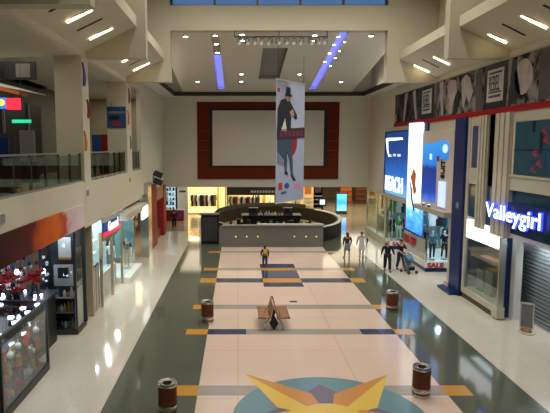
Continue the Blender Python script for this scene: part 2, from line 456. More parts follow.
x0, x1 = 1.42, 2.85; slab(x0, x1, 31.2, 37.9, .35, .05); slab(x0 - .05, x0, 31.15, 37.95, .1, .3); slab(x1, x1 + .05, 31.15, 37.95, .1, .3); slab(x0, x1, 31.15, 31.2, .1, .3); slab(x0, x1, 37.9, 37.95, .1, .3)
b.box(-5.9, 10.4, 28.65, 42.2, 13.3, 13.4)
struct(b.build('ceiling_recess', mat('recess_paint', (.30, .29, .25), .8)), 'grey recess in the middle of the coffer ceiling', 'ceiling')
def covepart(x0, x1, y0, y1, m, lab):
    global b
    b = B(); slab(x0 + .004, x1 - .004, y0, y1, .16, .03)
    o = b.build('cove_light', m); tag(o, lab, 'cove light')
covepart(-1.45, -1.0, 33.0, 40.35, 'covepale', 'glowing blue cove strip in the ceiling left of the centre recess')
covepart(-1.45, -1.0, 29.05, 32.9, mat('cove_unlit', (.5, .46, .36), .7), 'unlit front part of the left ceiling cove with three spots')
covepart(5.3, 5.75, 29.05, 40.35, 'covepale', 'glowing blue cove strip in the ceiling right of the centre recess')
for x, y0, lab in ((-1.44, 33, 'thin deep blue light line along the left ceiling cove'), (5.70, 29.05, 'thin deep blue light line along the right ceiling cove')):
    b = B(); slab(x, x + .06, y0, 40.3, .02, .04); slab(-1.44 if x < 0 else 5.31, -1.01 if x < 0 else 5.74, 40.1, 40.35, .02, .04)
    tag(b.build('neon_strip', 'coveblue'), lab, 'neon strip')
# cornice ring around the coffer
b = B()
b.box(XL, -4.85, 28.65, 42, 10.64, 10.9); b.box(9.56, XR, 28.65, 42, 10.64, 10.9); b.box(-4.85, 9.56, 41.35, 42, 10.64, 10.9)
struct(b.build('trim_30', 'white'), 'pale cornice ledge running around the far coffer', 'cornice')
b = B(); b.box(-4.85, -4.8, 28.65, 41.35, 10.66, 10.98); b.box(9.51, 9.56, 28.65, 41.35, 10.66, 10.98); b.box(-4.8, 9.51, 41.3, 41.35, 10.66, 10.98)
struct(b.build('trim_31', 'dark'), 'dark strip for the shaded gap at the inner edge of the cornice', 'cornice')  # dark colour stands in for the shade of the gap behind the cornice
for x in (-5.3, 9.9):
    area('cornice_light', (x, 35, 10.95), .5, 10, 60, NEU, rot=(PI, 0, 0))
# downlights
dl = thing('downlight', 'x', 'downlight', (0, 0, 0))
B().lathe((0, 0, -.03), [(.16, 0), (.17, .02), (.17, .03)], 16).build('trim_ring', 'white', dl)
B().lathe((0, 0, -.035), [(.001, 0), (.12, 0), (.12, .012)], 16).build('lens', 'lamp', dl)
spots = [(-2.79, 29.3, 'round downlight at the near left of the far coffer ceiling'),
         (-2.83, 38.2, 'round downlight at the far left of the coffer ceiling'),
         (-1.22, 29.6, 'first of the three downlights in the left cove, nearest the portal'), (-1.22, 30.95, 'second of three downlights in the left cove'), (-1.22, 32.45, 'third of three downlights in the left cove, next to the blue strip'),
         (.22, 29.0, 'downlight just above the spotlight bar, left one, nearer the portal'), (.22, 29.9, 'downlight just behind the spotlight bar, left one'),
         (.23, 36.4, 'downlight far left of centre recess, front of its pair'), (.24, 38.2, 'downlight far left of centre recess, rear of its pair'),
         (4.05, 29.1, 'downlight just above the spotlight bar, right one, nearer the portal'), (4.05, 29.95, 'downlight just behind the spotlight bar, right one'),
         (4.1, 36.4, 'downlight right of the centre recess, above the hanging banner'), (7.05, 29.2, 'round downlight at the near right of the far coffer ceiling'),
         (7.23, 38.3, 'round downlight at the far right of the coffer ceiling'),
         (5.40, 29.8, 'first downlight on the inner side of right blue cove, nearest the portal'), (5.40, 31.05, 'second downlight on the inner side of right blue cove'),
         (5.40, 32.55, 'third downlight on the inner side of right blue cove'), (5.40, 34.2, 'fourth downlight on the inner side of right blue cove')]
small = [(5.85, 30.2), (5.85, 31.7), (5.85, 33.0), (5.85, 34.6)]
for i, (x, y, lab) in enumerate(spots):
    o = dl if i == 0 else dup(dl, (0, 0, 0))
    incove = abs(x + 1.22) < .05 or abs(x - 5.4) < .05
    o.location = (x, y, cz(y) - .005 + (.16 if incove else 0)); o['label'] = lab
    o['group'] = 'downlights in the far ceiling'
    if i in (0, 1, 2, 4, 5, 7, 9, 11, 12, 13, 15, 17):
        l = bpy.data.lights.new('spot', 'SPOT'); l.energy = 260; l.spot_size = math.radians(75); l.spot_blend = .6; l.color = (1, .9, .7); l.shadow_soft_size = .1
        s_ = bpy.data.objects.new('downlight_spot', l); COL.objects.link(s_); s_.location = (x, y, cz(y) - .12)
for i, (x, y) in enumerate(small):
    dup(dl, (x, y, cz(y) - .005), label=['nearest', 'second', 'third', 'furthest'][i] + ' small downlight on the outer side of right blue cove', group='downlights in the far ceiling', s=.55)

# far bulkhead with the screen
b = B(); b.box(XL - .24, 10.55, 42.0, 42.4, 3.67, 13.4)
struct(b.build('wall_far', 'creamwall'), 'cream bulkhead wall across the hall carrying the screen', 'wall')
sc = thing('projection_screen', 'large pale projection screen in black border on red-brown timber surround', 'screen', (2.34, 41.9, 4.3))
b = B()
for i in range(8):
    z0 = 4.3 + i * .745; b.box(-3.17, 7.85, 41.93, 42.0, z0 + .002, z0 + .743)
b.build('timber_surround', 'panelwood', sc)
b = B(); b.box(-2.22, 6.94, 41.88, 41.93, 5.27, 9.78); b.build('border', 'black', sc)
b = B(); b.box(-1.98, 6.66, 41.86, 41.88, 5.36, 9.6); b.build('screen_surface', 'screen', sc)

# track of stage spotlights under the portal beam
tr = thing('lighting_bar', 'long black lighting bar hanging under the portal beam', 'lighting bar', (2.2, 28.25, 12.4))
b = B(); b.cyl((-.2, 28.25, 12.42), (4.62, 28.25, 12.42), .035); b.build('bar', 'black', tr)
for x in (-.18, 2.1, 4.58):
    B().cyl((x, 28.25, 12.42), (x, 28.25, 12.72), .02).build('hanger', 'black', tr)
def can():
    t = thing('stage_spotlight', 'round stage spotlight hanging from the lighting bar', 'spotlight', (0, 0, 0), 'stage spotlights on the bar')
    b = B(); b.cyl((0, 0, -.02), (0, 0, -.1), .02); b.box(-.12, -.10, -.03, .03, -.30, -.08); b.box(.10, .12, -.03, .03, -.30, -.08); b.box(-.12, .12, -.03, .03, -.10, -.08)
    b.build('yoke', 'dkgrey', t)
    B().cyl((0, .12, -.20), (0, -.16, -.36), .085, .105, 14).build('barrel', 'grey', t)
    B().cyl((0, -.155, -.357), (0, -.165, -.362), .09, .09, 14).build('lens', 'offwhite', t)
    return t
c0 = None
for i, px in enumerate((239.5, 246.5, 254, 261, 269, 276.5, 284.7, 292, 299.5, 307.6, 314.7, 322)):
    x = (px - 238) / 18.75
    if c0 is None: c0 = can(); o = c0
    else: o = dup(c0, (0, 0, 0), [-.5, .4, .2, -.2][i % 4])
    o.location = (x, 28.25, 12.42)
    o['label'] = 'stage spotlight %s on the lighting bar' % ('at the far left end', 'second from the left end', 'third from the left end', 'fourth from the left end', 'fifth from the left end', 'left of the middle hanger', 'right of the middle hanger', 'fifth from the right end', 'fourth from the right end', 'third from the right end', 'second from the right end', 'at the far right end')[i]

# ================================================================== HANGING BANNER
P0 = Vector((2.12, 30.0, 3.65)); P1 = Vector((4.0, 32.6, 3.65)); bw = (P1 - P0).length; bh = 6.85
bf = frame(P0, (P1 - P0).normalized(), (0, 0, 1))
bn = thing('hanging_banner', 'tall pale fashion banner of a woman in black hat hanging before the screen', 'banner', tuple((P0 + P1) / 2))
bmt = mat('banner_cloth', (.42, .45, .55), .7, var=.1, scale=.8)
b = B(); b.rect(0, bw, 0, bh, -.02, 0, bf); b.build('cloth', bmt, bn)
B().rect(-.05, bw + .05, bh - .02, bh + .06, -.05, .03, bf).build('pole', 'offwhite', bn); B().rect(0, bw, -.04, 0, -.03, .02, bf).build('pole', 'offwhite', bn)
for a in (.15, bw - .15):
    p = bf(a, bh, 0); B().cyl(p, (p.x, p.y, cz(p.y) + .05), .012, n=6).build('cord', 'dkgrey', bn)
def bp(x, y): return ((x - 276) / 28 * bw, (203 - y) / 123.5 * bh)
def bpoly(pts, nm, m, z=0):
    B().prism([bp(*q) for q in pts], z, z + .01, bf).build(nm, m, bn)
bpoly([(284 + 6.5 * math.cos(t * PI / 12) + 6, 141 + 15 * math.sin(t * PI / 12)) for t in range(24)], 'printed_disc', mat('banner_red', (.28, .03, .05), .7), .0)
dk = mat('banner_black', (.02, .022, .03), .7); jn = mat('banner_jeans', (.05, .08, .11), .7)
bpoly([(277, 130), (291, 130), (290, 145), (292, 160), (292.5, 177), (290.5, 177), (288.5, 160), (286, 150), (286.5, 160), (286, 172), (284.5, 172), (283.5, 160), (277, 150)], 'printed_jeans', jn, .01)
bpoly([(276.5, 130), (277, 108), (280, 99), (284, 97), (288, 98), (291, 104), (295.5, 112), (296, 117), (293.5, 117), (290, 110), (289.5, 130)], 'printed_jacket', dk, .02)
bpoly([(280, 130), (283.8, 117), (285.5, 130)], 'printed_shirt', 'offwhite', .03)
bpoly([(284.5, 98), (284.5, 92), (288.5, 92), (288.5, 98), (286.5, 100)], 'printed_face', 'skin', .03)
bpoly([(288, 110), (291.5, 107), (293, 113), (290, 115)], 'printed_hands', 'skin', .03)
bpoly([(283.5, 93), (284.8, 92), (285, 85.5), (288.5, 85.5), (288.5, 92), (290.3, 93), (290.3, 94.5), (283.5, 94.5)], 'printed_hat', dk, .04)
bpoly([(276.2, 139), (276.2, 129), (303.8, 125), (303.8, 136)], 'printed_band', mat('banner_band', (.035, .03, .04), .7), .03)
for i in range(6):
    x = 279 + i * 4
    bpoly([(x, 136.5 - i * .4), (x, 131 - i * .5), (x + 2.6, 130.6 - i * .5), (x + 2.6, 136 - i * .4)], 'printed_letter', mat('banner_letter', (.22, .02, .04), .7), .04)
bpoly([(283.5, 172), (286.5, 171.5), (287.5, 175), (285, 175)], 'printed_shoe', dk, .02)
bpoly([(290.5, 176), (292.5, 176), (295.5, 182), (293, 182)], 'printed_shoe', dk, .02)
bpoly([(277, 163), (277, 150), (281, 158), (286, 166), (286, 168)], 'printed_shadow', mat('banner_shade_print', (.20, .22, .28), .7), 0)
bpoly([(277, 91.5), (277, 87.5), (279, 87.3), (279, 91.3)], 'printed_logo', 'red', 0)
bpoly([(278.5, 190.5), (278.5, 183), (282, 182.8), (282, 190)], 'printed_logo', 'red', 0)
bpoly([(286.5 + 2.4 * math.cos(t * PI / 8), 186.5 + 3 * math.sin(t * PI / 8)) for t in range(16)], 'printed_logo', 'blueboard', 0)
for x in (294, 296, 298, 300): bpoly([(x, 190), (x, 185.5), (x + 1.3, 185.3), (x + 1.3, 189.8)], 'printed_logo', 'pink', 0)
bpoly([(281, 195), (281, 192.5), (286, 192), (286, 194.3)], 'printed_logo', 'blueboard', 0)

# ================================================================== FAR MALL BEYOND THE BULKHEAD
sbox('ceiling_mall', mat('mall_ceiling', (.55, .46, .30), .8), -14, 22, 42.4, 75, 3.9, 4.1)
sbox('wall_end', mat('far_wall', (.50, .40, .24), .7, scale=.6, c2=(.30, .20, .10)), -14, 22, 72, 72.3, 0, 3.9)
sbox('wall_far_left', mat('far_left_wall', (.62, .55, .38), .7), -12.2, -12, 42.4, 72, 0, 3.9)
sbox('wall_far_right', mat('far_right_wall', (.50, .40, .22), .7, scale=.8, c2=(.30, .20, .09)), 19, 19.3, 42.4, 72, 0, 3.9)
# clothes shop in the back
b = B(); b.box(-5.4, 9.5, 60, 60.2, 0, 3.9); b.box(-5.5, -5.4, 54.4, 60, 0, 3.9); b.box(-1.3, -1.2, 54.4, 60, 0, 3.9)
struct(b.build('wall_shop_back', 'warmlit'), 'bright warm back wall of the distant clothes shops', 'wall')
sh = thing('clothes_shopfront', 'bright warm clothes shopfront far at the back left, without black fascia', 'shopfront', (-3.3, 54.3, 0))
b = B(); b.box(-5.5, -1.2, 54.2, 54.4, 2.75, 3.9); b.build('fascia', 'lgrey', sh)
for x in (-5.5, -2.1, -1.35): B().box(x, x + .14, 54.2, 54.4, 0, 2.75).build('post', 'orange' if x == -2.1 else 'lgrey', sh)
B().box(-5.36, -1.35, 54.2, 57.5, 0, .12).build('platform', 'offwhite', sh)
gcol = {'black': 'black', 'white': 'white', 'navy': 'navy', 'grey': 'grey', 'red': 'dkred', 'tan': 'yellow'}
def garment(m):
    b = B(); fr = frame((0, 0, 0), (1, 0, 0), (0, 0, 1))
    b.prism([(-.22, -.05), (-.06, 0), (.06, 0), (.22, -.05), (.28, -.42), (.2, -.44), (.17, -.2), (.19, -.85), (-.19, -.85), (-.17, -.2), (-.2, -.44), (-.28, -.42)], -.05, .05, fr)
    return b
def racks(y, xa, xb, z, cols, grp, lab, step=.22):
    r = thing('clothes_rail', 'chrome clothes rail %s' % lab, 'clothes rail', ((xa + xb) / 2, y, 0))
    B().cyl((xa, y, z + .12), (xb, y, z + .12), .02).build('rail', 'steel', r)
    for x in (xa, xb): B().cyl((x, y, .12), (x, y, z + .12), .02).build('upright', 'steel', r)
    protos = {}
    x = xa + .25; i = 0
    while x < xb - .2:
        c = cols[i % len(cols)]
        if c not in protos:
            o = garment(c).build('garment', gcol[c], loc=(0, 0, 0)); protos[c] = o
        else:
            o = protos[c].copy(); COL.objects.link(o)
        o.location = (x, y, z + .08); o.rotation_euler = (0, 0, .9 + .3 * random.random()); o.scale = (1.3, 1, 1.45)
        tag(o, '%s garment hanging on the rail %s' % (c, lab), 'garment', grp)
        x += step * random.uniform(.8, 1.3); i += 1
random.seed(3)
racks(56, -5.0, -2.2, 1.75, ['black', 'grey', 'black', 'white', 'navy'], 'garments on the left back rail', 'at the back left shop')
racks(55.2, -1.0, 2.4, 1.6, ['black', 'white', 'black', 'red', 'white'], 'garments on the middle back rail', 'behind the black fascia, left of banner')
racks(57, 1.9, 4.4, 1.6, ['black', 'tan', 'white', 'black'], 'garments on the right back rail', 'behind the black fascia, below the banner', .5)
bs = thing('black_shopfront', 'black shopfront with pale lettering far behind the cafe', 'shopfront', (2.5, 54.2, 0))
B().box(-1.15, 5.9, 54.0, 54.3, 1.95, 3.9).build('fascia', 'black', bs)
text('sign_letters', 'E C O M I S T', .34, FF(53.98, .5, 2.12), 'grey', bs) if False else None
for x in (-1.1, 1.5, 1.75, 3.7, 5.8): B().box(x, x + .1, 54.0, 54.2, 0, 1.95).build('post', 'black', bs)
for i in range(9):
    x = 1.3 + i * .3
    B().box(x, x + .2, 53.96, 54.0, 2.2, 2.42).build('fascia_letter', 'grey', bs)
# far left booths
k_ = thing('display_booth', 'white lit shelf booth at the far left beyond the red shop', 'booth', (-6.5, 50, 0))
B().box(-7.4, -5.9, 50, 50.2, 0, 3.3).build('back_panel', 'litcyan', k_)
for i in range(6): B().box(-7.4, -5.9, 49.6, 50, .5 + i * .45, .54 + i * .45).build('shelf', 'lgrey', k_)
random.seed(5)
for i in range(6):
    for j in range(5):
        x = -7.3 + j * .29 + random.uniform(0, .06); z = .54 + i * .45
        o = B().box(x, x + .17, 49.65, 49.85, z + .001, z + random.uniform(.2, .36)).build('boxed_product', random.choice(['navy', 'dkgrey', 'grey', 'white']))
        tag(o, 'small boxed product on the far white lit shelves', 'product', 'products on the far left booth')
k_ = thing('information_panel', 'tall cream panel with a dark title bar beside the far left booth', 'panel', (-5.2, 50.5, 0))
B().box(-5.75, -4.75, 50.5, 50.7, 0, 3.2).build('board', 'offwhite', k_); B().box(-5.55, -4.95, 50.47, 50.5, 2.55, 2.7).build('title_bar', 'dkgrey', k_)
k_ = thing('booth_counter', 'low red and purple counter at the far left of the mall', 'counter', (-5.7, 47.5, 0))
B().box(-6.9, -5.0, 49.0, 49.5, 0, 1.0).build('body', 'dkred', k_); B().box(-5.75, -5.1, 48.96, 49.0, .2, .95).build('purple_panel', mat('purple_print', (.25, .04, .22), .6), k_)
B().box(-6.95, -4.95, 48.95, 49.55, 1.0, 1.05).build('countertop', 'offwhite', k_)
# far right mall
k_ = thing('advertising_lightbox', 'glowing blue advertising lightbox standing right of the cafe', 'lightbox', (10.6, 54, 0))
B().box(9.95, 11.1, 54, 54.2, 0, 2.15).build('case', 'dkgrey', k_)
B().box(10.03, 11.02, 53.97, 54, .35, 2.05).build('screen', ramp_mat('adscreen', [(.0, (.25, .7, 1)), (.5, (.04, .30, .9)), (1, (.10, .55, 1))], 'Z', .3, 2.1, emit=1.6, noise=.3), k_)
k_ = thing('small_screen', 'small framed screen left of the blue advertising lightbox', 'screen', (8.4, 51.5, 1.1))
B().box(8.0, 8.8, 53, 53.1, .95, 1.75).build('case', 'black', k_); B().box(8.15, 8.65, 52.97, 53, 1.1, 1.6).build('display', 'litcyan', k_)
B().box(8.3, 8.5, 53, 53.1, 0, .95).build('stand', 'black', k_)
for x, y, m, lab in ((6.2, 57, 'orange', 'orange display wall far behind the cafe, nearest the banner'), (7.6, 58, 'orange', 'orange display wall far behind the cafe, further right'), (9.0, 60, 'dkgrey', 'dark display wall far right of the cafe')):
    k_ = thing('display_wall', lab, 'display', (x, y, 0))
    B().box(x - .5, x + .5, y, y + .3, 0, 2.9).build('panel', 'warmlit' if m != 'dkgrey' else m, k_)
    B().box(x - .35, x + .35, y - .05, y, 1.7, 2.6).build('poster', m, k_)
    for z in (.4, .9, 1.3): B().box(x - .45, x + .45, y - .3, y, z, z + .05).build('shelf', 'lgrey', k_)
for x, y in ((12.6, 62), (14.8, 64), (16.8, 62)):
    k_ = thing('tall_display_stand', 'warm timber display stand in the far right mall, %s' % {12.6: 'nearest the blue lightbox', 14.8: 'in the middle', 16.8: 'nearest the right shops'}[x], 'stand', (x, y, 0))
    B().box(x - .6, x + .6, y, y + .5, 0, 3.1).build('back', 'orange' if x == 12.6 else 'wood', k_)
    for z in (.5, 1.1, 1.7, 2.3): B().box(x - .6, x + .6, y - .35, y, z, z + .05).build('shelf', 'wood', k_)

# ================================================================== CAFE
kw = thing('kiosk_front_wall', 'long grey low wall with small round lights at the front of the cafe', 'low wall', (2.25, 36.1, 0))
b = B()
b.prism([(-1.3 + .25 * (1 - math.cos(t * PI / 12)) , 1.2 + .25 * math.sin(t * PI / 12)) for t in range(7)][::1] + [(5.82, 1.45), (5.82, .0), (-1.3, 0)], 0, -.35, frame((0, 36.1, 0), (1, 0, 0), (0, 0, 1)))
b.build('wall_body', mat('kiosk_laminate', (.165, .16, .145), .5, var=.06), kw)
B().box(-1.05, 5.85, 36.0, 36.5, 1.45, 1.5).build('ledge', mat('ledge_laminate', (.22, .21, .18), .4), kw)
B().box(1.3, 5.82, 36.02, 36.42, 1.5, 1.58).build('raised_ledge', 'lgrey', kw)
for x in (-.15, .6, 1.35, 3.85, 4.65, 5.35): B().cyl((x, 36.1, .72), (x, 36.07, .72), .045, n=10).build('wall_light', 'lityellow', kw)
cc = (3.1, 44.3); A_, B_ = 5.35, 7.5
oc = thing('oval_cafe_counter', 'dark oval cafe counter with pale rim behind the grey front wall', 'counter', (cc[0], cc[1], 0))
def ring(ra, rb, z0, z1, inset, name, m, a0=-65, a1=245):
    b = B(); n = 56; vs = []; fs = []
    for i in range(n + 1):
        q = math.radians(a0 + (a1 - a0) * i / n)
        for dr, z in ((0, z0), (0, z1), (inset, z1), (inset, z0)):
            vs.append((cc[0] + (ra - dr) * math.cos(q), cc[1] + (rb - dr) * math.sin(q), z))
    for i in range(n):
        for j in range(4): fs.append((i * 4 + j, i * 4 + (j + 1) % 4, i * 4 + 4 + (j + 1) % 4, i * 4 + 4 + j))
    fs += [(0, 3, 2, 1), (n * 4, n * 4 + 1, n * 4 + 2, n * 4 + 3)]
    return b.add(vs, fs).build(name, m, oc)
ring(A_, B_, 0, 1.05, .35, 'counter_body', mat('cafe_dark_wood', (.022, .016, .01), .5, spec=.2))
ring(A_ + .06, B_ + .06, 1.05, 1.10, .30, 'countertop', 'offwhite', -60, 40)
ring(A_ + .06, B_ + .06, 1.05, 1.10, .30, 'countertop', 'black', 40, 240)
ring(A_ - .3, B_ - .3, 1.10, 1.45, .06, 'glass_guard', 'dkgrey', 50, 200)
ib = thing('cafe_service_island', 'dark service island with cabinets in the middle of the cafe', 'counter', (2.6, 45, 0))
B().box(0.4, 5.2, 44.2, 45.6, 0, 1.1).build('cabinet', 'black', ib); B().box(.3, 5.3, 44.1, 45.7, 1.1, 1.15).build('worktop', 'dkgrey', ib)
def machine(x, y, lab):
    t = thing('coffee_machine', lab, 'coffee machine', (x, y, 1.15))
    b = B(); b.box(x - .4, x + .4, y - .3, y + .3, 1.151, 1.25); b.box(x - .38, x + .38, y, y + .3, 1.25, 1.6); b.box(x - .4, x + .4, y - .28, y + .3, 1.6, 1.72); b.build('body', 'dkgrey', t)
    for q in (-.18, .18): B().cyl((x + q, y - .15, 1.6), (x + q, y - .15, 1.48), .04).build('group_head', 'steel', t)
    B().box(x - .34, x + .34, y - .26, y - .02, 1.25, 1.27).build('drip_tray', 'steel', t)
machine(1.3, 44.8, 'dark coffee machine at the left end of the cafe service island')
machine(4.2, 44.8, 'dark coffee machine at the right end of the cafe service island')
random.seed(11)
for i in range(16):
    x = 1.9 + (i % 8) * .24; y = 44.4 + (i // 8) * .5; h = random.uniform(.12, .34)
    o = B().lathe((x, y, 1.152), [(.06, 0), (.065, h * .7), (.03, h * .85), (.03, h)], 10).build('bottle', random.choice(['white', 'dkred', 'yellow', 'navy', 'offwhite', 'litgreen' if i == 3 else 'grey']), smooth=True)
    tag(o, 'small coloured bottle standing on the cafe service island', 'bottle', 'bottles on the cafe island')
# cafe tables and chairs
def cafe_chair():
    t = thing('cafe_chair', 'x', 'chair', (0, 0, 0), 'cafe chairs')
    B().box(-.22, .22, -.22, .22, .44, .48).build('seat', 'black', t)
    B().box(-.22, .22, .19, .23, .55, .88).build('backrest', 'black', t)
    for sx in (-1, 1):
        for sy in (-1, 1):
            B().cyl((sx * .19, sy * .19, .44 if sy < 0 else .86), (sx * .22, sy * .22, 0), .015, n=6).build('leg', 'dkgrey', t)
    return t
def cafe_table():
    t = thing('cafe_table', 'x', 'table', (0, 0, 0), 'cafe tables')
    B().cyl((0, 0, .72), (0, 0, .75), .38, n=20).build('tabletop', mat('cafe_table', (.16, .10, .06), .3), t)
    B().cyl((0, 0, .03), (0, 0, .72), .03).build('pole', 'steel', t); B().cyl((0, 0, 0), (0, 0, .03), .24).build('base', 'steel', t)
    return t
ch = cafe_chair(); tb = cafe_table(); first = [True]
for i, (x, y) in enumerate(((-.6, 39), (1.1, 38.8), (2.8, 39), (4.5, 38.8), (.2, 41.2), (2.0, 41.4), (3.8, 41.3), (5.6, 41.2))):
    where = ('front row' if i < 4 else 'second row') + ', ' + ('leftmost', 'second from left', 'second from right', 'rightmost')[i % 4]
    o = tb if i == 0 else dup(tb, (0, 0, 0)); o.location = (x, y, 0); o['label'] = 'small round cafe table behind the grey wall, ' + where
    for j in range(2):
        a = (0, PI)[j] + random.uniform(-.4, .4)
        o = ch if first[0] else dup(ch, (0, 0, 0)); first[0] = False
        o.location = (x - .62 * math.sin(a), y + .62 * math.cos(a), 0); o.rotation_euler = (0, 0, a)
        o['label'] = 'black cafe chair %s the cafe table, %s' % (('behind', 'in front of')[j], where)
for x, y, m, lab in ((1.4, 37.0, 'litgreen', 'green'), (2.0, 37.1, 'white', 'white'), (.3, 37.1, 'dkred', 'dark red'), (3.8, 37.2, 'yellow', 'mustard'), (2.7, 37.1, 'dkgrey', 'dark grey')):
    pass
cb = thing('service_counter', 'low counter directly behind the grey front wall holding cafe goods', 'counter', (2.2, 37, 0))
B().box(-.8, 5.4, 36.8, 37.4, 0, 1.3).build('cabinet', 'black', cb); B().box(-.85, 5.45, 36.75, 37.45, 1.3, 1.34).build('worktop', 'dkgrey', cb)
for x, m, lab, h, w_ in ((-.5, 'dkred', 'dark red', .32, .2), (.05, 'black', 'black', .5, .3), (.75, 'dkgrey', 'dark grey', .42, .25), (1.45, 'white', 'white', .3, .2), (1.9, 'dkred', 'small dark red', .26, .15), (2.3, 'grey', 'grey', .4, .22), (2.75, mat('green_tub', (.03, .25, .10), .5), 'green', .27, .2), (3.2, 'white', 'small white', .3, .14), (3.7, 'black', 'wide black', .38, .35), (4.4, 'yellow', 'mustard', .3, .32), (5.05, 'dkgrey', 'square dark', .4, .2)):
    t = thing('food_container', '%s container on the counter behind the grey front wall' % lab, 'container', (x, 37.1, 1.34))
    B().lathe((x, 37.1, 1.341), [(w_ * .42, 0), (w_ * .5, h * .8), (w_ * .5, h * .82)], 12).build('tub', m, t, smooth=True)
    B().lathe((x, 37.1, 1.341 + h * .82), [(w_ * .54, 0), (w_ * .54, h * .12), (w_ * .2, h * .18)], 12).build('lid', 'dkgrey' if m != 'dkgrey' else 'black', t, smooth=True)
fr_ = thing('display_fridge', 'tall black display fridge at the left end of the grey cafe wall', 'fridge', (-2.0, 37.3, 0))
B().box(-2.6, -1.35, 37.2, 38.0, 0, 2.05).build('cabinet', 'black', fr_); B().box(-2.5, -1.45, 37.16, 37.2, .2, 1.9).build('door', 'dkgrey', fr_)
B().box(-2.72, -2.62, 37.15, 37.3, 0, 1.6).build('side_post', 'offwhite', fr_); B().box(-2.7, -1.3, 37.1, 38.05, 2.05, 2.12).build('top_panel', 'dkgrey', fr_)

# ================================================================== PEOPLE
def skin(name, verts, edges, m, parent, sub=2):
    me = bpy.data.meshes.new(name); me.from_pydata([v[:3] for v in verts], edges, [])
    o = bpy.data.objects.new(name, me); COL.objects.link(o)
    sk = o.modifiers.new('skin', 'SKIN'); sk.use_smooth_shade = True; sk.branch_smoothing = .3
    if not me.skin_vertices:
        bm = bmesh.new(); bm.from_mesh(me); bm.verts.layers.skin.verify(); bm.to_mesh(me); bm.free()
    for i, v in enumerate(verts):
        r = v[3]; r = r if isinstance(r, tuple) else (r, r)
        me.skin_vertices[0].data[i].radius = r; me.skin_vertices[0].data[i].use_root = (i == 0)
    ss = o.modifiers.new('sub', 'SUBSURF'); ss.levels = sub; ss.render_levels = sub
    dg = bpy.context.evaluated_depsgraph_get(); nm = bpy.data.meshes.new_from_object(o.evaluated_get(dg))
    bpy.data.objects.remove(o); bpy.data.meshes.remove(me)
    nm.name = name; nm.materials.clear(); nm.materials.append(M[m] if isinstance(m, str) else m)
    nm.polygons.foreach_set('use_smooth', [True] * len(nm.polygons))
    r = bpy.data.objects.new(name, nm); COL.objects.link(r); r.parent = parent
    return r
def limbpts(p):
    """joint positions, figure 1.70 m tall facing -Y; p holds stride and arm pose"""
    st = p.get('stride', .16); hw = p.get('hip', .09)
    J = {}
    for s, n in ((-1, 'R'), (1, 'L')):
        f = -st * s * p.get('lead', 1)
        J['hip' + n] = (s * hw, 0, .90); J['kne' + n] = (s * (hw + .01), f * .55 - .03, .49)
        lift = .05 if f > 0 else 0
        J['ank' + n] = (s * (hw + .01), f, .09 + lift); J['toe' + n] = (s * (hw + .025), f - .15, .035 + lift * .2)
        J['sho' + n] = (s * .175, 0, 1.40)
        a = p.get('arm' + n)
        if a: J['elb' + n], J['wri' + n] = a
        else: J['elb' + n] = (s * .235, .03 - f * .3, 1.13); J['wri' + n] = (s * .25, -.06 - f * .8, .89)
    return J
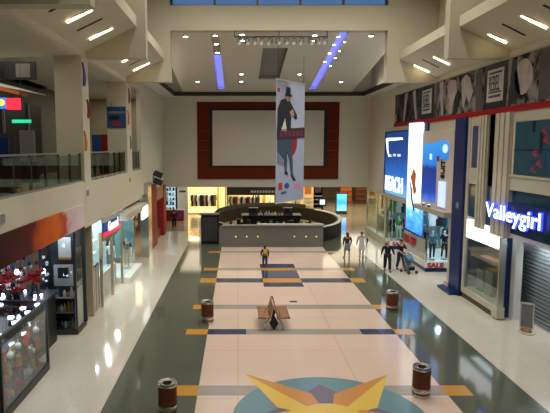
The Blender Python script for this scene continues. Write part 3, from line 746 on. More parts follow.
def person(label, loc, rz, scale=1.0, pose={}, top='navy', legs='navy', skirt=None, hair='black', sleeves=True, longhair=False, shoes='black', toplen=.86, coat=False):
    t = thing('person', label, 'person', (0, 0, 0))
    J = limbpts(pose); V = []; E = []
    def av(p, r): V.append((*p, r)); return len(V) - 1
    pel = av((0, 0, .93), (.13, .10)); wa = av((0, 0, 1.10), (.115, .085)); ch_ = av((0, -.005, 1.30), (.145, .10)); nb = av((0, .005, 1.45), .055); nt = av((0, -.005, 1.50), .05)
    hd = av((0, -.02, 1.585), (.072, .085)); ht = av((0, -.01, 1.655), (.066, .075))
    E += [(pel, wa), (wa, ch_), (ch_, nb), (nb, nt), (nt, hd), (hd, ht)]
    for s, n in ((-1, 'R'), (1, 'L')):
        h = av(J['hip' + n], .088); k2 = av(J['kne' + n], .055); a = av(J['ank' + n], .038); tt = av(J['toe' + n], (.035, .025))
        E += [(pel, h), (h, k2), (k2, a), (a, tt)]
        sh_ = av(J['sho' + n], .052); e = av(J['elb' + n], .038); w_ = av(J['wri' + n], .026)
        E += [(ch_, sh_), (sh_, e), (e, w_)]
        d = (Vector(J['wri' + n]) - Vector(J['elb' + n])).normalized(); side = Vector((0, -1, 0)) if abs(d.y) < .8 else Vector((0, 0, -1))
        side = (side - d * side.dot(d)).normalized(); W_ = Vector(J['wri' + n])
        pm = av(tuple(W_ + d * .055), (.030, .022)); E.append((w_, pm))
        cur = d.cross(side) * (s * .02)
        for f, (off, ln) in enumerate(((.03, .062), (.010, .072), (-.010, .067), (-.028, .05))):
            f1 = av(tuple(W_ + d * .10 + side * off), .0095); f2 = av(tuple(W_ + d * (.10 + ln * .55) + side * off + cur * .5), .0085); f3 = av(tuple(W_ + d * (.10 + ln) + side * off * .9 + cur * 1.3), .0075)
            E += [(pm, f1), (f1, f2), (f2, f3)]
        t1 = av(tuple(W_ + d * .05 + side * .045), .010); t2 = av(tuple(W_ + d * .085 + side * .058 + cur * .5), .009); E += [(pm, t1), (t1, t2)]
    body = skin('body', V, E, 'skin', t)
    # face, ears
    b = B(); b.ball((0, -.105, 1.585), .013, .018, .022, 8, 6)
    for s in (-1, 1): b.ball((s * .074, -.01, 1.585), .010, .02, .03, 8, 6)
    b.build('nose_and_ears', 'skin', t, smooth=True)
    for s in (-1, 1): B().ball((s * .03, -.093, 1.60), .010, .006, .007, 8, 6).build('eye', 'black', t, smooth=True)
    B().ball((0, -.098, 1.54), .024, .006, .007, 8, 6).build('mouth', 'dkred', t, smooth=True)
    # hair: cap built as a shell over the top and back of the head
    b = B(); n = 16; vs = []; fs = []
    prof = [(0, .0), (.6, .16), (.9, .45), (1, .8), (1.02, 1.15)]
    for r, th_ in prof:
        for i in range(n):
            q = 2 * PI * i / n; back = math.sin(q)  # +y back
            z = 1.60 + .115 * math.cos(th_ * 1.35) - (.0 if back < .2 else .045 * th_)
            rr = math.sin(min(th_ * 1.35, PI / 2))
            vs.append((.088 * rr * math.cos(q), .0 + .10 * rr * math.sin(q) + (.012 if back > 0 else 0), z))
    for j in range(len(prof) - 1):
        for i in range(n): fs.append((j * n + i, j * n + (i + 1) % n, (j + 1) * n + (i + 1) % n, (j + 1) * n + i))
    fs.append(tuple(range((len(prof) - 1) * n, len(prof) * n)))
    b.add(vs, fs)
    if longhair: b.ball((0, .07, 1.52), .085, .045, .13, 12, 8)
    b.build('hair', hair, t, smooth=True)
    # top
    V = []; E = []
    r_ = .018
    p0 = av((0, 0, toplen + .02), (.155 if not coat else .17, .125)); p1 = av((0, 0, 1.08), (.135, .108)); p2 = av((0, -.005, 1.29), (.165, .12)); p3 = av((0, .0, 1.425), (.085, .07))
    E += [(p0, p1), (p1, p2), (p2, p3)]
    for s, n in ((-1, 'R'), (1, 'L')):
        a = av(J['sho' + n], .066); e = av(J['elb' + n], .053); E += [(p2, a), (a, e)]
        if sleeves: w_ = av(tuple(Vector(J['wri' + n]).lerp(Vector(J['elb' + n]), .1)), .041); E.append((e, w_))
    V[0], E = V[0], E
    skin('jacket' if sleeves else 'shirt', V, E, top, t)
    if skirt:
        B().lathe((0, 0, 0), [(.135, 1.0), (.16, .85), (.17, .70), (.19, skirt)], 20, sx=1, sy=.8).build('skirt', legs if skirt else top, t, smooth=True)
    else:
        V.clear(); E = []
        p0 = av((0, 0, .95), (.145, .115))
        for s, n in ((-1, 'R'), (1, 'L')):
            h = av(J['hip' + n], .108); k2 = av(J['kne' + n], .083); a = av((J['ank' + n][0], J['ank' + n][1], J['ank' + n][2] + .01), .072); E += [(p0, h), (h, k2), (k2, a)]
        skin('trousers', V, E, legs, t)
    for n in 'RL':
        x, y, z = J['toe' + n]; ax, ay, az = J['ank' + n]
        b = B(); b.ball((x, (y + ay) / 2 - .01, max(.042, (z + az) / 2 - .02)), .048, .13, .04, 12, 8); b.build('shoe', shoes, t, smooth=True)
    t.location = loc; t.rotation_euler = (0, 0, rz); t.scale = (scale * 1.13, scale * 1.1, scale)
    return t
dkjk = mat('black_jacket', (.018, .016, .016), .7); brown = mat('dark_brown_jacket', (.05, .035, .03), .7); brhair = mat('brown_hair', (.06, .025, .012), .6)
gskirt = mat('grey_skirt', (.20, .22, .26), .7); wcoat = mat('white_coat', (.62, .62, .64), .7); navycl = mat('navy_clothes', (.008, .012, .035), .7); blk = mat('black_tshirt', (.01, .01, .012), .7)
jeans = mat('blue_jeans', (.03, .05, .12), .7)
person('child in black jacket and jeans seen from behind, wearing a yellow backpack', (1.52, 29.75, 0), PI, .76, {'stride': .05}, dkjk, jeans, hair=brhair, longhair=True)
bk = thing('backpack', 'mustard yellow backpack on the back of the child in the black jacket', 'backpack', (1.52, 29.6, .85))
b = B(); b.ball((1.55, 29.585, .92), .125, .07, .19, 14, 10); b.build('bag', 'yellow', bk, smooth=True)
B().ball((1.55, 29.53, .85), .09, .04, .09, 12, 8).build('pocket', mat('pocket_cloth', (.45, .25, .03), .7), bk, smooth=True)
for s in (-1, 1): B().tube([(1.55 + s * .07, 29.64, 1.05), (1.55 + s * .08, 29.70, 1.10), (1.55 + s * .09, 29.83, 1.08)], .016).build('strap', 'yellow', bk)
person('woman in dark jacket and grey skirt walking away beside the woman in white', (6.69, 32.3, 0), PI + .1, .95, {'stride': .13}, brown, gskirt, skirt=.55, hair=brhair, longhair=True)
person('woman in long white coat walking with a black shoulder bag', (7.6, 32.4, 0), PI - .1, .97, {'stride': .16, 'lead': -1}, wcoat, wcoat, skirt=.52, hair=mat('auburn_hair', (.16, .06, .03), .6), coat=True)
hb = thing('shoulder_bag', 'black shoulder bag hanging at the right side of the woman in white coat', 'bag', (7.9, 32.35, .9))
b = B(); b.ball((7.91, 32.36, 1.12), .07, .13, .17, 14, 10); b.build('bag', 'black', hb, smooth=True)
B().tube([(7.9, 32.46, 1.2), (7.80, 32.44, 1.41), (7.78, 32.36, 1.44), (7.84, 32.28, 1.36), (7.9, 32.26, 1.2)], .012).build('strap', 'black', hb)
person('woman in navy top and trousers walking towards camera beside the stroller', (8.2, 28.85, 0), -.1, 1.0, {'stride': .12, 'armR': ((-.26, .02, 1.14), (-.31, -.08, .93)), 'armL': ((.26, .02, 1.14), (.31, -.08, .93))}, navycl, navycl, hair=mat('light_hair', (.30, .22, .15), .6))
person('man in black shirt and jeans pushing the grey stroller', (9.02, 29.15, 0), .35, 1.02, {'stride': .16, 'armR': ((-.23, -.1, 1.14), (-.17, -.38, 1.02)), 'armL': ((.23, -.1, 1.14), (.17, -.38, 1.02))}, blk, jeans, hair=brhair, sleeves=False)
person('person in dark clothes standing at the far left near the red shop', (-5.35, 44.4, 0), PI, .95, {'stride': .1}, blk, blk, hair='black')
# stroller, local frame heading -Y then turned
st = thing('baby_stroller', 'grey and blue baby stroller pushed by the man in black', 'stroller', (0, 0, 0))
sg = mat('stroller_fabric', (.13, .15, .18), .8); sb = mat('stroller_blue', (.10, .22, .38), .7)
for s in (-1, 1):
    B().tube([(s * .2, .32, 1.02), (s * .22, .1, .62), (s * .24, -.32, .12)], .013).build('frame_tube', 'steel', st)
    B().tube([(s * .22, .02, .60), (s * .25, .30, .12)], .013).build('rear_tube', 'steel', st)
    for y in (-.33, .31):
        for q in (-.025, .025):
            B().cyl((s * .25 + q - .008, y, .09), (s * .25 + q + .008, y, .09), .09, n=18).build('wheel', 'dkgrey', st)
B().cyl((-.2, .32, 1.02), (.2, .32, 1.02), .018).build('handlebar', 'black', st)
b = B(); fx = frame((0, 0, 0), (0, 1, 0), (0, 0, 1))
b.prism([(-.28, .42), (.02, .40), (.18, .84), (.22, .82), (.07, .34), (-.28, .36)], -.18, .18, fx); b.build('seat', sg, st)
b = B(); b.prism([(-.30, .20), (-.26, .40), (-.22, .40), (-.26, .20)], -.16, .16, fx); b.build('footrest', 'black', st)
b = B(); pr = [(.2 + .34 * math.cos(math.radians(a)), .70 + .26 * math.sin(math.radians(a))) for a in range(70, 185, 12)]; pr2 = [(.2 + .31 * math.cos(math.radians(a)), .70 + .235 * math.sin(math.radians(a))) for a in range(178, 68, -12)]
b.prism(pr + pr2, -.19, .19, fx); b.build('canopy', sb, st)
b = B(); b.box(-.17, .17, -.1, .24, .16, .30); b.build('basket', sg, st)
st.location = (9.28, 28.5, 0); st.rotation_euler = (0, 0, .35)

# ================================================================== BENCH, BINS, SIGN STAND
bx, by = 1.34, 20.0
be = thing('double_bench', 'back to back timber slat bench on the pink floor', 'bench', (bx, by, 0))
for s in (-1, 1):
    b = B()
    for i in range(5):
        x0 = bx + s * (.16 + i * .088); z = .46 + .008 * i
        b.box(min(x0, x0 + s * .07), max(x0, x0 + s * .07), by - .72, by + .72, z, z + .03)
    b.build('seat', 'wood', be)
    b = B()
    for i in range(5):
        z0 = .50 + i * .085; x0 = bx + s * (.13 - i * .022)
        b.box(x0 - .012, x0 + .012, by - .72, by + .72, z0, z0 + .07)
    b.build('backrest', 'wood', be)
for y in (by - .66, by + .66):
    for s in (-1, 1):
        B().tube([(bx + s * .02, y, .92), (bx + s * .13, y, .48), (bx + s * .30, y, .30), (bx + s * .36, y, .0)], .028).build('leg', 'steel', be)
        B().tube([(bx + s * .13, y, .45), (bx + s * .60, y, .45)], .022).build('seat_support', 'steel', be)
    B().prism([(bx, .60), (bx - .17, .28), (bx, .0), (bx + .17, .28)], -y - .02, -y + .02, frame((0, 0, 0), (1, 0, 0), (0, 0, 1))).build('cross_brace', 'black', be)
def bin_():
    t = thing('litter_bin', 'x', 'bin', (0, 0, 0), 'round litter bins')
    B().lathe((0, 0, 0), [(.22, 0), (.23, .01), (.23, .08), (.22, .09)], 24).build('base_ring', 'steel', t, smooth=True)
    b = B()
    for i in range(26):
        q = 2 * PI * i / 26
        b.cyl((.215 * math.cos(q), .215 * math.sin(q), .09), (.215 * math.cos(q), .215 * math.sin(q), .80), .026, n=6)
    b.build('timber_slats', 'binwood', t)
    b = B(); b.lathe((0, 0, 0), [(.246, .15), (.25, .16), (.25, .27), (.246, .28)], 24); b.build('steel_band', 'steel', t, smooth=True)
    b = B(); n = 28; vs = []; fs = []
    for r, z in ((.245, .77), (.25, .79), (.25, .84), (.235, .86), (.12, .835), (.12, .72)):
        for i in range(n): vs.append((r * math.cos(2 * PI * i / n), r * math.sin(2 * PI * i / n), z))
    for j in range(5):
        for i in range(n): fs.append((j * n + i, j * n + (i + 1) % n, (j + 1) * n + (i + 1) % n, (j + 1) * n + i))
    b.add(vs, fs); b.build('steel_lid', 'steel', t, smooth=True)
    B().cyl((0, 0, .70), (0, 0, .72), .13).build('liner', 'black', t)
    return t
bn0 = bin_()
for i, (x, y, lab) in enumerate(((-1.19, 20.25, 'timber and steel litter bin at the left edge of the pink floor, beyond the bench'),
                               (-1.80, 13.05, 'timber and steel litter bin on green granite at bottom left, nearest the camera'),
                               (5.03, 14.05, 'timber and steel litter bin right of the star medallion'),
                               (6.42, 21.7, 'timber and steel litter bin on right dark granite beside a far orange tile'))):
    o = bn0 if i == 0 else dup(bn0, (0, 0, 0)); o.location = (x, y, 0); o['label'] = lab
sx_, sy_ = 10.62, 19.1
ss = thing('sign_stand', 'small upright poster stand on an oval timber base before the shutter', 'sign stand', (sx_, sy_, 0))
B().lathe((sx_, sy_, 0), [(.30, 0), (.32, .02), (.32, .05), (.30, .06)], 24, sx=.75, sy=1.1).build('base_plate', 'lgrey', ss, smooth=True)
B().lathe((sx_, sy_, .06), [(.26, 0), (.20, .10), (.15, .12)], 24, sx=.7, sy=1.0).build('timber_base', 'wood', ss, smooth=True)
f_ = frame((sx_, sy_, 0), (math.cos(-.6), math.sin(-.6), 0), (0, 0, 1))
B().rect(-.23, .23, .16, 1.12, -.03, .03, f_).build('frame', 'lgrey', ss); B().rect(-.19, .19, .22, 1.07, .03, .036, f_).build('poster', mat('grey_poster', (.20, .20, .22), .4, scale=5, c2=(.10, .10, .12)), ss)

# ================================================================== LEFT GALLERY
bays = [(6.0, 11.78, 6), (12.74, 20.05, 6), (20.97, 27.93, 6), (29.22, 31.93, 3)]
for (y0, y1, n), lab in zip(bays, ('at the left picture edge, nearest the camera', 'between the left edge and the first big pillar', 'between the first and second pillars', 'beyond the second pillar, shortest one')):
    g = thing('glass_railing', 'gallery railing with green tinted glass panels ' + lab, 'railing', (XL - .1, (y0 + y1) / 2, 5.5))
    B().box(XL - .13, XL - .07, y0, y1, 6.56, 6.61).build('handrail', 'grey', g)
    B().box(XL - .16, XL - .04, y0, y1, 5.52, 5.58).build('base_rail', 'grey', g)
    for i in range(n + 1):
        y = y0 + .06 + (y1 - y0 - .12) * i / n
        B().box(XL - .17, XL - .10, y - .03, y + .03, 5.3, 6.56).build('post', 'dkgrey', g)
        if i < n:
            yy = y0 + .06 + (y1 - y0 - .12) * (i + 1) / n
            B().box(XL - .105, XL - .09, y + .04, yy - .04, 5.58, 6.52).build('glass_panel', 'darkglass', g)
for i, (y, lab) in enumerate(((12.9, 'at the left picture edge'), (20.4, 'below the first big pillar'), (28.45, 'below the second pillar'))):
    B_ = B().box(XL - .0, XL + .03, y - .16, y + .16, 4.95, 5.17).build('wall_vent', 'grey')
    tag(B_, 'small square grey vent on the slab edge ' + lab, 'vent')
def ribbon(y, z0, z1, m, lab):
    n = 12; vs = []; pts = []
    for i in range(n + 1):
        t = i / n; z = z1 - (z1 - z0) * t; c = y - .12 + .16 * math.sin(t * 3.0) + .08 * t; w_ = .05 + .13 * t if t < .8 else .154 - (t - .8) * .4
        pts.append((c, z, w_))
    poly = [(c - w_, z) for c, z, w_ in pts] + [(c + w_, z) for c, z, w_ in reversed(pts)]
    o = B().prism(poly, .012, .05, FL(XL)).build('hanging_ribbon', m); tag(o, lab, 'ribbon', 'coloured wavy ribbons on the pillars')
ribbon(20.3, 9.05, 9.9, mat('ribbon_blue', (.02, .05, .40), .5), 'wavy blue ribbon decoration high on the first big pillar')
ribbon(20.75, 7.9, 8.6, 'dkred', 'wavy dark red ribbon decoration halfway down the first big pillar')
ribbon(20.25, 6.65, 7.4, 'orange', 'wavy orange ribbon decoration low on the first big pillar')
ribbon(28.6, 9.1, 9.85, 'dkred', 'wavy dark red ribbon decoration high on the second pillar')
ribbon(28.3, 7.95, 8.7, 'orange', 'wavy orange ribbon decoration halfway down the second pillar')
ribbon(28.75, 6.7, 7.4, mat('ribbon_green', (.04, .25, .06), .5), 'wavy green ribbon decoration low on the second pillar')
p = thing('promotion_poster', 'dark blue promotion poster hanging on the front of the second pillar', 'poster', (-6.27, 27.93, 7.78))
B().box(-6.76, -5.79, 27.90, 27.945, 7.78, 8.86).build('board', 'blueboard', p)
B().box(-6.70, -5.85, 27.885, 27.90, 8.52, 8.62).build('pale_stripe', 'grey', p)
B().prism([(-6.6, 8.0), (-6.3, 8.12), (-5.9, 7.96), (-6.2, 7.88)], 0, .01, FF(27.90)).build('red_swoosh', 'red', p)
B().box(-6.65, -6.1, 27.885, 27.90, 8.2, 8.4).build('dark_print', 'black', p)
B().cyl((-6.5, 27.92, 8.86), (-6.5, 27.92, 9.1), .01, n=6).build('cord', 'dkgrey', p)
# gallery shops and fittings
p = thing('gallery_display_board', 'plain blue board standing in the gallery behind the railing', 'board', (-7.95, 31, 5.3))
B().box(-8.4, -7.55, 31, 31.1, 6.35, 7.5).build('board', 'blueboard', p)
for x in (-8.35, -7.6): B().cyl((x, 31.05, 5.3), (x, 31.05, 7.4), .03).build('leg', 'dkgrey', p)
p = thing('gallery_shopfront', 'dark shopfront with tall glass at the back of the gallery', 'shopfront', (-10.5, 24, 5.3))
B().box(-11, -10.6, 8, 29.6, 9.95, 10.6 - .47).build('fascia', 'black', p)
B().box(-11, -10.9, 8, 30, 5.3, 9.0).build('dark_interior', 'black', p)
for y in (10, 13, 16, 19, 22, 25, 28): B().box(-10.9, -10.8, y, y + .12, 5.3, 9.0).build('mullion', 'grey', p)
B().box(-10.88, -10.86, 28.3, 28.9, 5.5, 7.6).build('lit_panel', mat('gallery_panel', (.10, .18, .24), .5), p)
p = thing('gallery_name_board', 'black rectangular board with a framed picture high at the gallery left', 'board', (-10.7, 26, 9.3))
B().box(-10.75, -10.6, 20, 30.3, 9.95, 10.1).build('frame', 'black', p)
p = thing('black_sign_board', 'black framed sign board high up in the gallery at the left edge', 'sign', (-8.9, 20.5, 9.3))
B().box(-10.6, -7.6, 20.5, 20.62, 9.32, 9.98).build('board', 'black', p)
B().box(-8.32, -7.78, 20.47, 20.5, 9.40, 9.90).build('picture', mat('dim_picture', (.16, .14, .12), .6, scale=4), p)
p = thing('curved_canopy', 'thin curved white canopy with orange underside in the gallery at the left edge', 'canopy', (-8.9, 20.2, 8.8))
up = [(-10.6 + 3.3 * t / 10, 9.42 - .66 * (t / 10) ** 1.4) for t in range(11)]
B().prism(up + [(x, z - .02 - .10 * math.sin(PI * i / 10)) for i, (x, z) in reversed(list(enumerate(up)))], 0, -.9, FF(19.8)).build('roof', 'white', p)
lo = [(x, z - .12) for x, z in up[3:9]]; B().prism(lo + [(x, z - .14) for x, z in reversed(lo)], .01, -.8, FF(19.8)).build('orange_underside', 'orange', p)
B().cyl((-8.9, 20.3, 9.0), (-8.9, 20.3, 10.13), .03).build('hanger', 'dkgrey', p)
p = thing('red_lit_sign', 'glowing red sign with a yellow and blue badge in the gallery', 'sign', (-8.7, 19.95, 8.1))
B().box(-8.5, -7.99, 19.9, 20.0, 8.17, 8.58).build('red_box', 'litred', p)
B().box(-8.98, -8.51, 19.9, 20.0, 8.20, 8.60).build('blue_box', mat('lit_blue_box', (.05, .2, .9), emit=(.08, .25, 1), es=.8), p)
B().cyl((-8.66, 19.9, 8.42), (-8.66, 19.88, 8.42), .12, n=20).build('yellow_badge', 'lityellow', p)
B().cyl((-8.3, 19.95, 8.58), (-8.3, 19.95, 8.85), .02).build('hanger', 'dkgrey', p)
for x0, x1, y, z, lab in ((-8.31, -7.62, 19.9, 7.68, 'long glowing green sign hanging in the gallery below the red sign'), (-8.42, -8.1, 29.5, 8.2, 'small glowing green sign in the gallery between the two pillars')):
    p = thing('green_lit_sign', lab, 'sign', ((x0 + x1) / 2, y, z))
    B().box(x0, x1, y, y + .05, z, z + .12).build('lit_face', 'litgreen', p)
    B().box(x0 - .01, x1 + .01, y + .05, y + .09, z - .01, z + .13).build('case', 'dkgrey', p)
    B().cyl(((x0 + x1) / 2, y + .07, z + .13), ((x0 + x1) / 2, y + .07, 10.13), .008, n=6).build('hanger', 'dkgrey', p)
sbox('wall_gallery_end', mat('gallery_end', (.40, .34, .22), .8), -11, XL - .24, 38, 38.2, 5.3, 10.13)
random.seed(21)
for i, (x, y) in enumerate(((-7.8, 17.5), (-8.4, 19.4), (-8.9, 22.6), (-7.6, 24.5), (-8.3, 27.0), (-7.4, 30.2))):
    p = thing('gallery_display_stand', 'dark display stand in the gallery behind the railing, %s' % ('nearest the left edge', 'second from the left edge', 'just behind the first pillar', 'in the middle of the second bay', 'before the second pillar', 'beyond the second pillar')[i], 'stand', (x, y, 5.3))
    B().box(x - .4, x + .4, y, y + .35, 5.3, 6.2).build('cabinet', 'black', p)
    B().box(x - .3, x + .3, y + .1, y + .2, 6.2, 7.1 + .2 * (i % 3)).build('panel', ['navy', 'dkgrey', 'grey', 'blueboard', 'dkgrey', 'dkred'][i], p)

# ================================================================== LEFT SHOPS BELOW
ph = ramp_mat('fascia_photo', [(0, (.035, .006, .004)), (.27, (.11, .014, .008)), (.36, (.50, .07, .012)), (.56, (.75, .16, .02)), (.68, (.50, .08, .03)), (.74, (.70, .50, .50)), (1, (.75, .62, .64))], 'Y', -1.5, 5.6, .6, .16, 1.6, stretch=(1, .6, 1.0))
o = B().box(XL - .2, XL + .04, 8.6, 19.8, 3.86, 4.70).build('fascia_billboard', ph)
tag(o, 'long glossy dark red to orange photo fascia above the left shop', 'billboard')
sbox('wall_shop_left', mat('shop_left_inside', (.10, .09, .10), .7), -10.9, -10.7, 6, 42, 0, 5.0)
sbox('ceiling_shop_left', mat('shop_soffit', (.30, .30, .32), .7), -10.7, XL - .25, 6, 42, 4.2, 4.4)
sbox('wall_shop_divider', mat('divider', (.55, .48, .34), .7), -10.7, XL - .05, 20.95, 21.1, 0, 4.2)
# near glass showcase
g = thing('glass_showcase', 'tall glass showcase of red and gold goods at the bottom left edge', 'showcase', (-6.6, 14.2, 0))
x0, x1, y0, y1, h = -7.4, -5.8, 12.6, 15.85, 2.1
B().box(x0, x1, y0, y1, 0, .22).build('plinth', 'dkgrey', g)
for x in (x0, x1 - .08):
    for y in (y0, y1 - .08): B().box(x, x + .08, y, y + .08, .22, h).build('post', 'dkgrey', g)
b = B(); b.box(x0, x1, y1 - .08, y1, h, h + .08); b.box(x1 - .08, x1, y0, y1 - .08, h, h + .08); b.box(x0, x0 + .08, y0, y1 - .08, h, h + .08); b.box(x0 + .08, x1 - .08, y0, y0 + .08, h, h + .08); b.build('top_frame', 'dkgrey', g)
B().box(x1 - .03, x1 - .015, y0 + .08, y1 - .08, .22, h).build('side_glass', 'caseglass', g)
B().box(x0 + .08, x1 - .08, y1 - .03, y1 - .015, .22, h).build('end_glass', 'caseglass', g)
B().box(x0 + .08, x1 - .08, y0 + .08, y1 - .08, h + .02, h + .035).build('top_glass', 'caseglass', g)
B().box(x0 + .3, x0 + .35, y0 + .1, y1 - .3, .3, h - .3).build('pale_backing', mat('mirror_backing', (.20, .22, .22), .4, scale=5, c2=(.03, .03, .04)), g)
for z in (.75, 1.25, 1.7): B().box(x1 - .44, x1 - .05, y0 + .1, y1 - .1, z, z + .015).build('glass_shelf', 'caseglass', g)
blamp = mat('halogen_blue_white', (1, 1, 1), emit=(.72, .76, 1), es=14)
for i, y in enumerate((13.0, 13.5, 14.0, 14.45, 14.9, 15.3, 15.65)):
    B().cyl((x1 - .22 - .3 * (i % 2), y, h - .03), (x1 - .22 - .3 * (i % 2), y, h + .015), .085, n=12).build('lamp', blamp, g)
area('showcase_light', (-6.0, 14.2, 2.05), .3, 3, 26, COOL)
random.seed(31)
for i in range(27):
    z = (.235, .766, 1.266)[i % 3]; y = 12.9 + (i // 3) * .32 + random.uniform(-.05, .05); x = x1 - .22 + random.uniform(-.05, .05)
    m = random.choice(['red', 'red', 'offwhite', 'offwhite', 'steel', 'dkred', 'yellow', 'red'])
    if i % 2:
        o = B().lathe((x, y, z), [(.06, 0), (.10, .08), (.06, .2), (.085, .32), (.03, .38)], 12).build('ornament', m, smooth=True)
    else:
        b = B(); b.ball((x, y, z + .10), .10, .10, .10, 12, 8); b.cyl((x, y, z + .19), (x, y, z + .30), .03, .015, n=8); o = b.build('ornament', m, smooth=True)
    tag(o, 'red, gold or silver ornament on the shelves of the nearest glass showcase', 'ornament', 'ornaments in the nearest glass showcase')
# dark near shelf unit at the very edge
g = thing('dark_shelf_unit', 'dark open shelf unit of small bright goods at the bottom left corner', 'shelf unit', (-6.4, 12, 0))
B().box(-6.9, -5.85, 11.2, 12.5, 0, .2).build('plinth', 'dkgrey', g)
B().box(-6.9, -6.8, 11.2, 12.5, .2, 2.0).build('back', 'black', g)
for z in (.6, 1.0, 1.4, 1.8): B().box(-6.8, -5.85, 11.2, 12.5, z, z + .03).build('shelf', 'dkgrey', g)
# flower arrangements with lights behind the near showcase
random.seed(41)
def flowers(x, y, z, r, lab, cols=('dkred', 'red', 'dkred')):
    t = thing('flower_arrangement', lab, 'flowers', (x, y, z))
    B().lathe((x, y, z), [(.10, 0), (.16, .12), (.13, .3), (.15, .36)], 14).build('vase', 'black', t, smooth=True)
    B().cyl((x, y, z + .3), (x, y, z + .5), .03).build('stem', 'dkgrey', t)
    for k_ in range(9):
        q = random.uniform(0, 2 * PI); rr = r * random.uniform(.2, 1); zz = z + .5 + random.uniform(0, r * 1.2)
        b = B(); c = (x + rr * math.cos(q), y + rr * math.sin(q), zz)
        for j in range(6): b.ball((c[0] + .08 * math.cos(j * PI / 3), c[1] + .08 * math.sin(j * PI / 3), c[2]), .085, .085, .06, 8, 5)
        b.ball(c, .07, .07, .09, 8, 5); b.build('bloom', random.choice(cols), t, smooth=True)
    return t
dt = thing('display_table', 'dark display table inside the left flower shop', 'table', (-7.4, 17.2, 0))
B().box(-8.4, -6.3, 16.3, 18.4, 1.75, 1.82).build('tabletop', 'dkgrey', dt)
B().box(-8.3, -6.4, 16.4, 18.3, 0, 1.75).build('base', 'black', dt)
flowers(-7.4, 17.0, 1.82, .38, 'tall dark red flower arrangement on the display table, near end')
flowers(-6.9, 17.6, 1.82, .34, 'bright red flower arrangement on the display table, aisle side', ('red', 'red', 'dkred'))
flowers(-8.0, 17.9, 1.82, .36, 'dark red flower arrangement at the rear of the display table')
flowers(-7.0, 16.2 + .3, 1.82, .25, 'small red and silver flower arrangement at the near table corner', ('red', 'steel', 'dkred'))
for i in range(18):
    x = random.uniform(-8.2, -6.45); y = random.uniform(16.4, 18.3); 
    o = B().ball((x, y, 1.862), .045, .045, .045, 8, 5).build('light_bulb', mat('bulb', (1, 1, 1), emit=(.72, .75, 1), es=16) if i == 0 else bpy.data.materials['bulb'], smooth=True)
    tag(o, 'tiny blue-white glowing bulb scattered on the dark display table', 'light bulb', 'glowing bulbs in the flower shop')
for i in range(26):
    y = 15.6 + (i % 13) * .33; x = -7.0 - (i // 13) * .7; z = 2.6 + .25 * math.sin(i * 1.7) + (.5 if i % 3 == 0 else 0)
    t_ = B(); t_.cyl((x, y, z + .08), (x, y, 4.2), .005, n=4, mi=1); t_.ball((x, y, z), .07, .07, .09, 10, 6)
    o = t_.build('hanging_bauble', [['steel', 'dkred', 'navy', blamp, 'white', 'steel', 'blueboard'][i % 7], 'dkgrey'], smooth=True)
    tag(o, 'bauble hanging on a thread from the ceiling of the left flower shop', 'bauble', 'hanging baubles in the flower shop')
# second showcase
g = thing('window_display_case', 'dark glazed window case with cream side panel below the orange fascia end', 'showcase', (-6.5, 19.6, 0))
x0, x1, y0, y1 = -7.15, -5.82, 18.85, 20.0
B().box(x0, x1, y0, y1, 0, .16).build('plinth', 'dkgrey', g)
B().box(x0, x0 + .06, y0, y1, .16, 3.86).build('post', 'dkgrey', g); B().box(x1 - .06, x1, y0, y0 + .06, .16, 3.86).build('post', 'dkgrey', g)
B().box(x1 - .1, x1 + .04, 19.9, 20.02, .16, 3.86).build('post', 'dkgrey', g)
B().box(x0 + .06, x1 - .06, y0 + .02, y0 + .035, .16, 3.86).build('front_glass', 'caseglass', g)
B().box(x1 - .03, x1 - .015, y0 + .06, y1 - .12, .16, 3.86).build('side_glass', 'caseglass', g)
B().box(x1 - .12, x1 - .08, y0 + .1, y1 - .14, .18, 1.6).build('cream_panel', 'creamwall', g)
B().box(x0 + .06, x1 - .14, y1 - .1, y1 - .02, .16, 3.86).build('dark_back', mat('case_back', (.10, .11, .11), .5, scale=4, c2=(.015, .03, .06)), g)
area('case_light', (-6.5, 19.4, 3.8), 1, .6, 16, COOL)
B().box(-6.72, -6.25, 19.7, 19.72, 2.7, 3.45).build('tall_poster', 'white', g)
B().box(-6.72, -6.25, 19.695, 19.70, 2.62, 2.7).build('yellow_band', 'yellow', g)
B().box(-6.85, -6.15, 19.5, 19.55, 1.65, 2.45).build('pale_frame', 'offwhite', g); B().box(-6.7, -6.3, 19.47, 19.5, 1.95, 2.35).build('dark_picture', 'black', g)
for z in (.75, 1.3): B().box(x0 + .07, x1 - .2, y0 + .15, y1 - .2, z, z + .02).build('glass_shelf', 'grey', g)
random.seed(51)
for i in range(24):
    z = (.165, .776, 1.326)[i % 3]; x = -7.03 + (i // 3) * .13; h_ = random.uniform(.14, .34)
    o = B().lathe((x, y0 + .35, z), [(.05, 0), (.06, h_ * .6), (.03, h_), (.04, h_ + .02)], 10).build('ornament', random.choice(['steel', 'offwhite', 'navy', 'grey', 'orange']), smooth=True)
    tag(o, 'small vase or box on the shelves of the window case by the dark post', 'ornament', 'ornaments in the window display case')
# cream doorway strip, gated entrance
g = thing('entrance_fitting', 'cream panels with a metal gate between the dark post and lit sign', 'gate', (-5.9, 21.6, 0))
B().box(-6.3, -5.95, 21.15, 21.3, 0, 3.6).build('cream_panel', 'warmlit', g)
B().box(-6.0, -5.9, 21.3, 22.15, .1, 1.9).build('gate_panel', 'lgrey', g)
B().box(-6.02, -5.88, 21.3, 22.15, 1.9, 2.0).build('gate_rail', 'dkgrey', g)
for y in (21.35, 21.7, 22.1): B().box(-5.9, -5.86, y - .02, y + .02, 0, 1.9).build('gate_bar', 'steel', g)
area('entrance_light', (-6.6, 21.7, 3.9), .8, .6, 30, (1, .85, .45))
